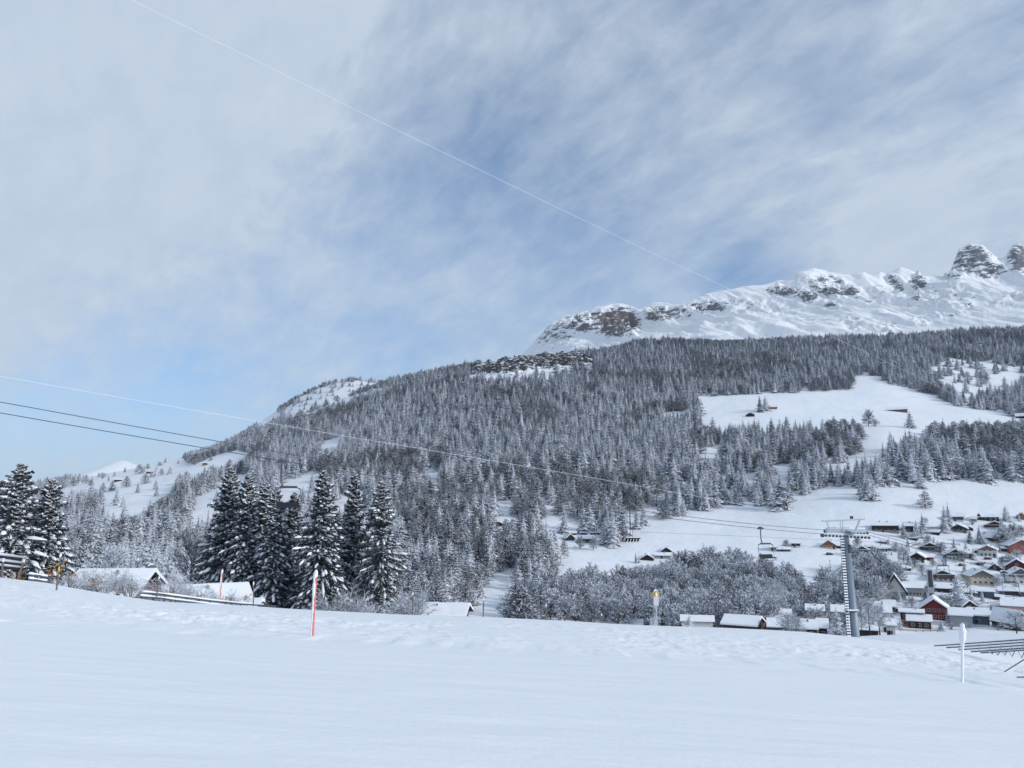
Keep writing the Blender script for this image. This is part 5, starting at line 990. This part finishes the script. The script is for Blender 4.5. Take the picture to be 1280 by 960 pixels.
def guard_rail(pts, Y0, Y1, label, h0=.55):
    P = [at(x, y, Y0 + (Y1 - Y0) * i / (len(pts) - 1)) for i, (x, y) in enumerate(pts)]; e = empty('guard_rail', P[0], label=label, cat='guard rail', group='snow-covered guard rails along the road behind the crest')
    Q = [p - P[0] for p in P]
    for j, zz in enumerate((0, -.28)):
        mb = MB(); off = Vector((0, 0, zz))
        for i in range(len(Q) - 1):
            a, b_ = Q[i] + off, Q[i + 1] + off
            mb.add([a, b_, b_ + Vector((0, 0, .13)), a + Vector((0, 0, .13)), a + Vector((0, .06, 0)), b_ + Vector((0, .06, 0)), b_ + Vector((0, .06, .13)), a + Vector((0, .06, .13))], [(0, 1, 2, 3), (7, 6, 5, 4), (0, 4, 5, 1), (3, 2, 6, 7)])
        rl = mb.build('rail', M['steel_dark'], e)
        mb = MB(); r2 = random.Random(2); pp = []
        for i in range(len(Q) - 1):
            for q in (0, .33, .66): pp.append(Q[i].lerp(Q[i + 1], q) + off + Vector((0, 0, .16)))
        mb.tube(pp, [r2.uniform(.04, .08) for _ in pp], 6); mb.build('rail_snow', M['snow'], rl, smooth=True)
    n = 0
    for i in range(len(Q) - 1):
        for q in (0, .5):
            p = Q[i].lerp(Q[i + 1], q); mb = MB(); mb.box(p.x - .05, p.x + .05, p.y + .07, p.y + .15, -2.0 + p.z, p.z + .12); mb.build('post', M['steel_dark'], e)
guard_rail([(176, 741.5), (205, 744.5), (232, 748), (262, 752), (300, 756), (345, 759)], 56, 60, 'dark guard rail under snow below the broad snow roof')
guard_rail([(36, 719.5), (50, 721.5), (64, 723.5)], 49, 50, 'short low guard rail between the leaning post and the yellow-banded stake')
# tilted barrier of long tubes with V-shaped legs at the right edge
def barrier():
    o_ = at(1290, 812, 34); e = empty('tube_barrier', o_, label='tilted barrier of long snow-lined tubes with V-shaped legs at the right edge', cat='barrier')
    R0 = [(1168, 807.5, 1310, 797.5), (1183, 809.8, 1310, 801), (1199, 812.3, 1310, 804.6), (1214, 814.8, 1310, 808.2), (1226, 816.2, 1310, 811)]
    def PY(x, j): return 43 - (x - 1170) / 140 * 9 - j * .33
    for j, (xa, ya, xb, yb) in enumerate(R0):
        pts = [at(xa + (xb - xa) * i / 6, ya + (yb - ya) * i / 6, PY(xa + (xb - xa) * i / 6, j)) - o_ for i in range(7)]
        mb = MB(); mb.tube(pts, .026, 7); t_ = mb.build('tube', M['steel_dark'], e, smooth=True)
        mb = MB(); mb.tube([p + Vector((0, .01, .035)) for p in pts], .022, 6); mb.build('tube_snow', M['snow'], t_, smooth=True)
    for x in (1199, 1212, 1225, 1238, 1251.5, 1265, 1279, 1293):
        ends = []
        for j in (0, 4):
            xa, ya, xb, yb = R0[j]
            if x < xa: xx = x; jj = max(k for k in range(5) if R0[k][0] <= x); xa, ya, xb, yb = R0[jj]; j = jj
            ends.append(at(x - j * .4, ya + (yb - ya) * (x - xa) / (xb - xa), PY(x, j) - .03) - o_)
        mb = MB(); mb.tube(ends, .016, 5); mb.build('cross_strut', M['frosted_steel'], e)
    for i, x in enumerate((1240, 1247, 1256, 1265, 1277, 1290)):
        yt = 814.5 - (x - 1240) * .07; dp = [3, 5, 5.5, 8, 10.5, 12][i]; wd = [3, 4, 4, 5, 6, 6.5][i]; Yq = PY(x, 4)
        for s_ in (-1, 1):
            mb = MB(); mb.tube([at(x + s_ * wd * .8 - (1 if s_ < 0 else 0), yt, Yq) - o_, at(x, yt + dp, Yq - .4) - o_], .018, 5); mb.build('leg', M['frosted_steel'] if s_ < 0 else M['steel_dark'], e)
barrier()
def rod(x0, y0, x1, y1, Y0, Y1, label):
    a = at(x0, y0, Y0); b_ = at(x1, y1, Y1); mb = MB(); mb.tube([a, b_], .016, 6); o = mb.build('thin_rod', M['steel_dark'])
    tag(o, label, 'rod')
rod(1256, 839.5, 1300, 812, 21.5, 24, 'thin dark rod sticking slantwise out of the snow at the right edge')
rod(1271, 846.5, 1300, 846, 20.5, 20.4, 'thin dark rod lying flat on the snow at the right edge')

# ------------------------------------------------------------------ chairlift
LX, LY = at(1030, 665, 97), at(352, 580, 62)
def line_Y(x, off=0.0):
    a = pdir(x, 640); a = a[0] / a[1]
    dx, dy = LY.x - LX.x, LY.y - LX.y
    t_ = (a * (LX.y + off) - LX.x) / (dx - a * dy)
    return LX.y + off + dy * t_
def cable(pts, name, label, cat, mat, r, off=0., Yf=None, deg=2, n=48, grp=None, sides=6):
    xs = np.array([p[0] for p in pts], float); ys_ = np.array([p[1] for p in pts], float)
    P = [at(x, y, (Yf(x) if Yf else line_Y(x, off))) for x, y in pts]
    A = np.array([[p.x, p.y, p.z] for p in P]); s_ = np.linalg.norm(A[:, :2] - A[0, :2], axis=1); cz = np.polyfit(s_, A[:, 2], deg)
    ss_ = np.linspace(0, s_[-1], n); xx = np.interp(ss_, s_, A[:, 0]); yy = np.interp(ss_, s_, A[:, 1]); zz = np.polyval(cz, ss_)
    mb = MB(); mb.tube([Vector(v) for v in zip(xx, yy, zz)], r, sides); o = mb.build(name, M[mat], smooth=True); tag(o, label, cat, grp)
    return o
cable([(-80, 488), (0, 503), (200, 537.5), (320, 560), (440, 582), (640, 614), (850, 645), (1000, 659.5), (1031, 663)], 'haul_rope', 'upper dark haul rope of the chairlift left of the pylon', 'rope', 'rope', .030, 1.5, deg=3)
cable([(-80, 502), (0, 516), (200, 550), (355, 578), (640, 620), (855, 651), (950, 660.5), (1028, 667.5)], 'haul_rope', 'lower dark haul rope of the chairlift, carrying the hanging chairs', 'rope', 'rope', .030, -1.2, deg=3)
cable([(-80, 458), (0, 470), (200, 501), (420, 544), (560, 570), (680, 586), (770, 602), (880, 621), (960, 637), (1028, 651.5)], 'signal_cable', 'snow-whitened cable above the haul ropes ending at the pylon top bar', 'cable', 'snowrope', .0115, .2, deg=3)
cable([(1087, 669.5), (1139, 683), (1182, 696), (1255, 716), (1330, 737)], 'haul_rope', 'near haul rope running down right from the pylon over the village', 'rope', 'rope', .03, Yf=lambda x: 97 + (x - 1087) * .04)
cable([(1086, 665), (1139, 680), (1210, 698), (1330, 727)], 'haul_rope', 'far haul rope running down right from the pylon over the village', 'rope', 'rope', .03, Yf=lambda x: 99 + (x - 1087) * .04)
cable([(60, -52), (165, 0), (340, 87), (600, 212), (760, 290), (905, 360), (1000, 401), (1060, 428), (1150, 474), (1240, 517), (1320, 556)], 'overhead_cable', 'long snow-whitened cable crossing the whole sky down to the right', 'cable', 'snowrope', .018, Yf=lambda x: 62 / (1 - .00068 * (x - 60)), deg=4, n=80)
cable([(800, 664), (822, 666.5), (960, 672), (1060, 675.5), (1180, 682)], 'utility_cable', 'faint thin wire sagging over the lower meadow behind the pylon', 'wire', 'rope', .045, Yf=lambda x: 330)
cable([(560, 600), (680, 624), (730, 633.5), (788, 637.5)], 'haul_rope', 'haul rope reaching the distant dark lift tower', 'rope', 'rope', .06, Yf=lambda x: 400)
cable([(560, 585), (640, 606), (700, 620), (760, 634), (788, 641)], 'haul_rope', 'second haul rope reaching the distant dark lift tower', 'rope', 'rope', .05, Yf=lambda x: 402)
def seg(mb, x0, y0, x1, y1, Y, o_, r, n=6): mb.tube([at(x0, y0, Y) - o_, at(x1, y1, Y) - o_], r, n)
def pylon():
    Y = 97; b_ = at(1070, 800, Y); z0 = min(b_.z, Hs(b_.x, Y)) - .5; o_ = Vector((b_.x, Y, z0)); k = Y / FPX
    e = empty('lift_pylon', o_, label='tall grey chairlift pylon with ladder and crossarm right of centre', cat='lift pylon')
    top = at(1057, 668, Y) - o_
    mb = MB(); mb.tube([(0, 0, 0), top * .5, top], [5.2 * k, 4.4 * k, 3.6 * k], 16); mb.build('mast', M['galv'], e, smooth=True)
    # ladder with snow-laden rungs on the left of the mast
    l0 = at(1061.5, 797, Y - .2) - o_; l1 = at(1052.5, 671, Y - .2) - o_
    side = Vector((.24, 0, 0)); n = 36
    mb = MB(); mb.tube([l0 - side, l1 - side], .028, 5); mb.tube([l0 + side, l1 + side], .028, 5); mb.tube([l0 + Vector((.05, .22, 0)), l1 + Vector((.05, .22, 0))], .12, 6); mb.build('ladder_rail', M['steel_dark'], e)
    for i in range(n):
        p = l0.lerp(l1, (i + .5) / n); mb = MB(); mb.box(p.x - .24, p.x + .22, p.y - .07, p.y + .07, p.z - .05, p.z + .12); mb.build('rung', M['snow'], e)
    p = at(1065, 763, Y - .3) - o_; mb = MB(); mb.box(p.x - .75, p.x + .65, p.y - .55, p.y + .6, p.z - .06, p.z); pl = mb.build('platform', M['steel_dark'], e); mb = MB(); mb.box(p.x - .72, p.x + .62, p.y - .52, p.y + .55, p.z, p.z + .14); mb.build('platform_snow', M['snow'], pl)
    p = at(1062, 686, Y - .5) - o_; mb = MB(); mb.box(p.x - .12, p.x + .12, p.y - .1, p.y + .1, p.z - .5, p.z + .5); mb.build('junction_box', M['steel_dark'], e)
    # crossarm
    a = at(1033, 664.5, Y) - o_; c_ = at(1081, 664.5, Y) - o_
    mb = MB(); mb.box(a.x, c_.x, -.35, .35, a.z - .12, a.z + .32); mb.build('crossarm', M['frosted_steel'], e)
    mb = MB(); mb.box(a.x + .05, c_.x - .05, -.33, .33, a.z + .32, a.z + .5); mb.build('crossarm_snow', M['snow'], e)
    mb = MB(); mb.tube([top + Vector((0, -2.0, .15)), top + Vector((0, 2.0, .45))], .22, 8); mb.build('transverse_arm', M['galv'], e)
    # sheave trains along each rope
    for nm, Yq, y0, y1, x0, x1 in (('near', Y - 1.6, 668.2, 671.2, 1027, 1087), ('far', Y + 1.6, 663.0, 665.5, 1031, 1085)):
        A = at(x0, y0, Yq) - o_; B = at(x1, y1, Yq) - o_; tr_ = empty('sheave_train', (0, 0, 0)); tr_.parent = e
        mb = MB()
        for q0, q1 in ((0, .46), (.54, 1)): mb.add([A.lerp(B, q0) + Vector((0, -.08, -.05)), A.lerp(B, q1) + Vector((0, -.08, -.05)), A.lerp(B, q1) + Vector((0, -.08, .14)), A.lerp(B, q0) + Vector((0, -.08, .14)), A.lerp(B, q0) + Vector((0, .08, -.05)), A.lerp(B, q1) + Vector((0, .08, -.05)), A.lerp(B, q1) + Vector((0, .08, .14)), A.lerp(B, q0) + Vector((0, .08, .14))], [(0, 1, 2, 3), (7, 6, 5, 4), (0, 4, 5, 1), (3, 2, 6, 7), (0, 3, 7, 4), (1, 5, 6, 2)])
        mb.build('beam', M['galv'] if nm == 'far' else M['frosted_steel'], tr_)
        for i in range(14):
            p = A.lerp(B, (i + .2) / 13.4) + Vector((0, 0, -.1)); rr = .15 if i else .24; mb = MB(); mb.tube([p + Vector((0, -.09, 0)), p + Vector((0, .09, 0))], rr, 12)
            mb.build('sheave', M['brown_wood'] if (i > 9 and nm == 'near') else M['steel_dark'], tr_)
    # maintenance frame above
    fr = MB()
    for dy in (-1.3, 1.3):
        Yq = Y + dy; seg(fr, 1027.5, 651.5, 1080, 648.8, Yq, o_, .11); seg(fr, 1033, 651.5, 1038, 663, Yq, o_, .07); seg(fr, 1075, 650, 1069.5, 663, Yq, o_, .12)
        seg(fr, 1050.5, 651, 1050.5, 663, Yq, o_, .045); seg(fr, 1053.5, 651, 1053.5, 663, Yq, o_, .045)
    fr.build('maintenance_frame', M['frosted_steel'], e)
    for x in (1028, 1080): mb = MB(); mb.tube([at(x, 651 - (x > 1050) * 2, Y - 1.3) - o_, at(x, 651 - (x > 1050) * 2, Y + 1.3) - o_], .09, 6); mb.build('cross_tube', M['galv'], e)
    mb = MB(); mb.box(*[v for v in (at(1063, 647, Y).x - o_.x, at(1066, 647, Y).x - o_.x)], -.15, .15, at(1063, 649.5, Y).z - o_.z, at(1063, 645, Y).z - o_.z); mb.build('siren', M['steel_dark'], e)
    for x0, x1 in ((1035, 1045), (1050.5, 1061)):
        rl = MB()
        for yy in (659.2, 661.2): seg(rl, x0, yy, x1, yy, Y - 1.0, o_, .025, 4)
        for i in range(4): x_ = x0 + (x1 - x0) * i / 3; seg(rl, x_, 659, x_, 664, Y - 1.0, o_, .025, 4)
        rl.build('railing', M['frosted_steel'], e)
pylon()
def chair(x, y, Y, label, w=2.0, rot=0.35, hang=1.75, grp='empty chairs hanging on the haul rope'):
    g = at(x, y, Y); e = empty('lift_chair', g, rot, label=label, cat='lift chair', group=grp)
    mb = MB(); mb.box(-.38, .38, -.1, .1, -.07, .12); mb.box(-.16, .16, -.14, .14, .1, .24); mb.build('grip', M['steel_dark'], e)
    pts = [Vector((.02, 0, -.05)), Vector((0, 0, -hang * .5)), Vector((.03, 0, -hang * .75)), Vector((.16, 0, -hang * .92)), Vector((.42, 0, -hang))]
    mb = MB(); mb.tube(pts, .06, 8); mb.build('hanger', M['steel_dark'], e, smooth=True)
    c0 = .62; zt = -hang
    mb = MB(); mb.tube([(c0 - w * .52, 0, zt - .02), (c0 - w * .4, 0, zt + .03), (c0 + w * .35, 0, zt + .03), (c0 + w * .5, 0, zt - .12)], .05, 6); mb.build('top_bar', M['steel_dark'], e, smooth=True)
    mb = MB(); mb.box(c0 - w * .36, c0 + w * .34, -.1, .1, zt + .06, zt + .16); mb.build('bar_cover', M['steel_dark'], e)
    for s_ in (-1, 1):
        mb = MB(); xx = c0 + s_ * w * .5; mb.tube([(xx, 0, zt - .05), (xx + s_ * .02, -.02, zt - .8), (xx + .04, -.05, zt - 1.45), (xx + .04, -.55, zt - 1.5)], .035, 6); mb.build('side_frame', M['galv'], e, smooth=True)
    mb = MB(); mb.box(c0 - w * .48, c0 + w * .48, -.55, .0, zt - 1.56, zt - 1.44); mb.build('seat', M['rubber'], e)
    mb = MB(); mb.add([(c0 - w * .46, .02, zt - 1.44), (c0 + w * .46, .02, zt - 1.44), (c0 + w * .46, .16, zt - 1.12), (c0 - w * .46, .16, zt - 1.12), (c0 - w * .46, .07, zt - 1.44), (c0 + w * .46, .07, zt - 1.44), (c0 + w * .46, .21, zt - 1.12), (c0 - w * .46, .21, zt - 1.12)], [(0, 1, 2, 3), (7, 6, 5, 4), (3, 2, 6, 7), (0, 3, 7, 4), (1, 5, 6, 2)]); mb.build('backrest', M['rubber'], e)
    mb = MB(); mb.tube([(c0 - w * .55, -.6, zt - 1.75), (c0 + w * .5, -.6, zt - 1.72)], .03, 5); mb.tube([(c0 - w * .42, -.6, zt - 1.75), (c0 - w * .42, -.2, zt - 1.45)], .025, 5); mb.tube([(c0 + w * .42, -.6, zt - 1.72), (c0 + w * .42, -.2, zt - 1.45)], .025, 5); mb.build('footrest', M['steel_dark'], e)
    return e
chair(950.5, 661, line_Y(950, -1.2), 'empty chair hanging left of the pylon, in front of the frosted grove')
chair(352, 578, line_Y(352, -1.2), 'empty chair hanging in front of the tall spruce cluster at left', w=1.9, hang=2.0)
chair(1182, 697.5, 101, 'empty chair hanging over the brown chalet beside the church tower', w=2.0, rot=.3, hang=1.0).scale = (-1, 1, 1)
chair(1255, 716, 104, 'empty chair hanging over the low shed at the right', w=1.9, rot=-.2, hang=1.25)
def far_tower():
    p = ground_at(790, 668, y0=300); Y = p.y; o_ = Vector((at(788, 660, Y).x, Y, Hs(at(788, 660, Y).x, Y))); e = empty('lift_pylon', o_, label='distant dark T-shaped lift tower among the trees above the farm row', cat='lift pylon')
    t_ = at(787, 634, Y) - o_; mb = MB(); mb.tube([(0, 0, -1), t_], [.5, .32], 8); mb.build('mast', M['steel_dark'], e)
    mb = MB(); mb.box(t_.x - 2.6, t_.x + 2.6, -.3, .3, t_.z - .3, t_.z + .3); mb.build('crossarm', M['steel_dark'], e)
    for s_ in (-1, 1): mb = MB(); mb.box(t_.x + s_ * 1.8 - .9, t_.x + s_ * 1.8 + .9, -.5, .5, t_.z - .9, t_.z - .31); mb.build('sheave_train', M['steel_dark'], e)
far_tower()
def upole(x, yb, yt, label, y0=250):
    p = ground_at(x, yb, y0=y0); h = at(x, yt, p.y).z - p.z; e = empty('utility_pole', p, label=label, cat='utility pole')
    mb = MB(); mb.tube([(0, 0, -.5), (0, 0, h)], [.16, .11], 6); mb.build('pole', M['wood_pole'], e); mb = MB(); mb.box(-.6, .6, -.06, .06, h - .5, h - .38); mb.build('crossbar', M['wood_pole'], e)
upole(1137, 690, 679, 'utility pole right of the frosted birch in the village'); upole(791, 676, 655, 'thin pole beside the lift station canopy'); upole(1038, 714, 700, 'thin pole standing on the meadow left of the pylon mast'); upole(753, 640, 618, 'thin pole in the wood above the farm row')
def canopy():
    p = ground_at(797, 678, y0=300); k = p.y / FPX; e = empty('lift_station', p, label='low open lift station canopy on snowy slanted legs at the forest edge', cat='lift station')
    mb = MB(); mb.box(-14 * k, 4 * k, 0, 3, 4.2 * k, 5.4 * k); rf = mb.build('roof', M['dark_wood'], e); mb = MB(); mb.box(-14 * k, 4 * k, 0, 3, 5.4 * k, 6.2 * k); mb.build('roof_snow', M['snow'], rf)
    for i in range(5): x_ = (-13 + i * 3.6) * k; mb = MB(); mb.tube([(x_, .2, -.3), (x_ + 1.6 * k, .2, 4.2 * k)], .25, 5); mb.build('leg', M['snow'], e)
    mb = MB(); mb.box(-14 * k, 3 * k, 2.6, 2.9, -1, 4.2 * k); mb.build('back_wall', M['dark_wood'], e)
canopy()
# dark cliff band on the forest ridge
def cliff():
    nx, ny = 90, 26; X_ = np.zeros((ny, nx)); Y_ = X_.copy(); Z_ = X_.copy()
    for i in range(nx):
        t_ = i / (nx - 1); x = 582 + 164 * t_; top = np.interp(x, [582, 610, 640, 700, 735, 746], [463, 452, 447, 443, 447, 455]); bot = np.interp(x, [582, 600, 640, 680, 720, 746], [467, 470, 470, 463, 462, 459])
        for j in range(ny):
            p = ground_at(x, bot + (top - bot) * j / (ny - 1), 900, 1800); X_[j, i], Y_[j, i], Z_[j, i] = p
    edge = np.minimum(1, np.minimum(np.arange(ny), ny - 1 - np.arange(ny)) / 3.)[:, None] * np.minimum(1, np.minimum(np.arange(nx), nx - 1 - np.arange(nx)) / 4.)[None, :]
    Z_ += -3 + edge * (8 + 26 * (ridged(X_ / 28 + 3, Y_ / 60, 5) - .55))
    o = grid_mesh('cliff', X_, Y_, Z_, M['cliff'], {'rock': edge * 1.4, 'redrock': edge * 0}); tag(o, 'dark snow-streaked cliff band on the wooded ridge below the mountain', 'cliff')
cliff()

# ------------------------------------------------------------------ air
m = bpy.data.materials.new('haze'); m.use_nodes = True; t = m.node_tree; t.nodes.clear()
v = t.nodes.new('ShaderNodeVolumePrincipled'); v.inputs['Color'].default_value = (.80, .88, 1.0, 1); v.inputs['Density'].default_value = HAZE; v.inputs['Anisotropy'].default_value = .2
t.links.new(v.outputs[0], t.nodes.new('ShaderNodeOutputMaterial').inputs[1])
mb = MB(); mb.box(-7000, 8000, -400, 7500, -400, 2300); o = mb.build('haze', m); tag(o, kind='stuff')

# ------------------------------------------------------------------ blown snow and chimney smoke
def puff(x, y, Y, rx, ry, rz, dens, name, label, seed):
    m = bpy.data.materials.new(name); m.use_nodes = True; t = m.node_tree; t.nodes.clear()
    v = t.nodes.new('ShaderNodeVolumePrincipled'); v.inputs['Color'].default_value = (.93, .95, 1.0, 1)
    tcn = t.nodes.new('ShaderNodeTexCoord'); ln = t.nodes.new('ShaderNodeVectorMath'); ln.operation = 'LENGTH'; t.links.new(tcn.outputs['Object'], ln.inputs[0])
    n = noise(t, 1.6 + seed * .1, 4, .6); fall = ss(t, ln.outputs['Value'], 1.0, .1); f = ss(t, mth(t, 'ADD', n, mth(t, 'MULTIPLY', fall, .35)), .55, .95)
    t.links.new(mth(t, 'MULTIPLY', mth(t, 'MULTIPLY', f, fall), dens), v.inputs['Density']); t.links.new(v.outputs[0], t.nodes.new('ShaderNodeOutputMaterial').inputs[1])
    mb = MB(); rg = 8; sg = 12; vs = [(0, 0, 1)] + [(math.sin(math.pi * i / rg) * math.cos(2 * math.pi * j / sg), math.sin(math.pi * i / rg) * math.sin(2 * math.pi * j / sg), math.cos(math.pi * i / rg)) for i in range(1, rg) for j in range(sg)] + [(0, 0, -1)]
    fs = [(0, 1 + j, 1 + (j + 1) % sg) for j in range(sg)] + [(1 + i * sg + j, 1 + (i + 1) * sg + j, 1 + (i + 1) * sg + (j + 1) % sg, 1 + i * sg + (j + 1) % sg) for i in range(rg - 2) for j in range(sg)] + [(1 + (rg - 2) * sg + (j + 1) % sg, 1 + (rg - 2) * sg + j, len(vs) - 1) for j in range(sg)]
    mb.add(vs, fs); o = mb.build(name, m, loc=at(x, y, Y)); o.scale = (rx, ry, rz); tag(o, label, None, None, 'stuff')
puff(424, 540, 880, 26, 22, 17, .05, 'blown_snow', 'faint veil of blown snow over the small clearing below the ridge', 1)
puff(266, 600, 900, 26, 22, 16, .05, 'blown_snow', 'faint veil of blown snow over the left meadows', 2)
puff(972, 738, 322, 7, 6, 9, .14, 'chimney_smoke', 'pale chimney smoke rising behind the tan house', 3)
puff(1106, 742, 330, 6, 6, 5, .16, 'chimney_smoke', 'pale smoke drifting left of the church gable', 4)
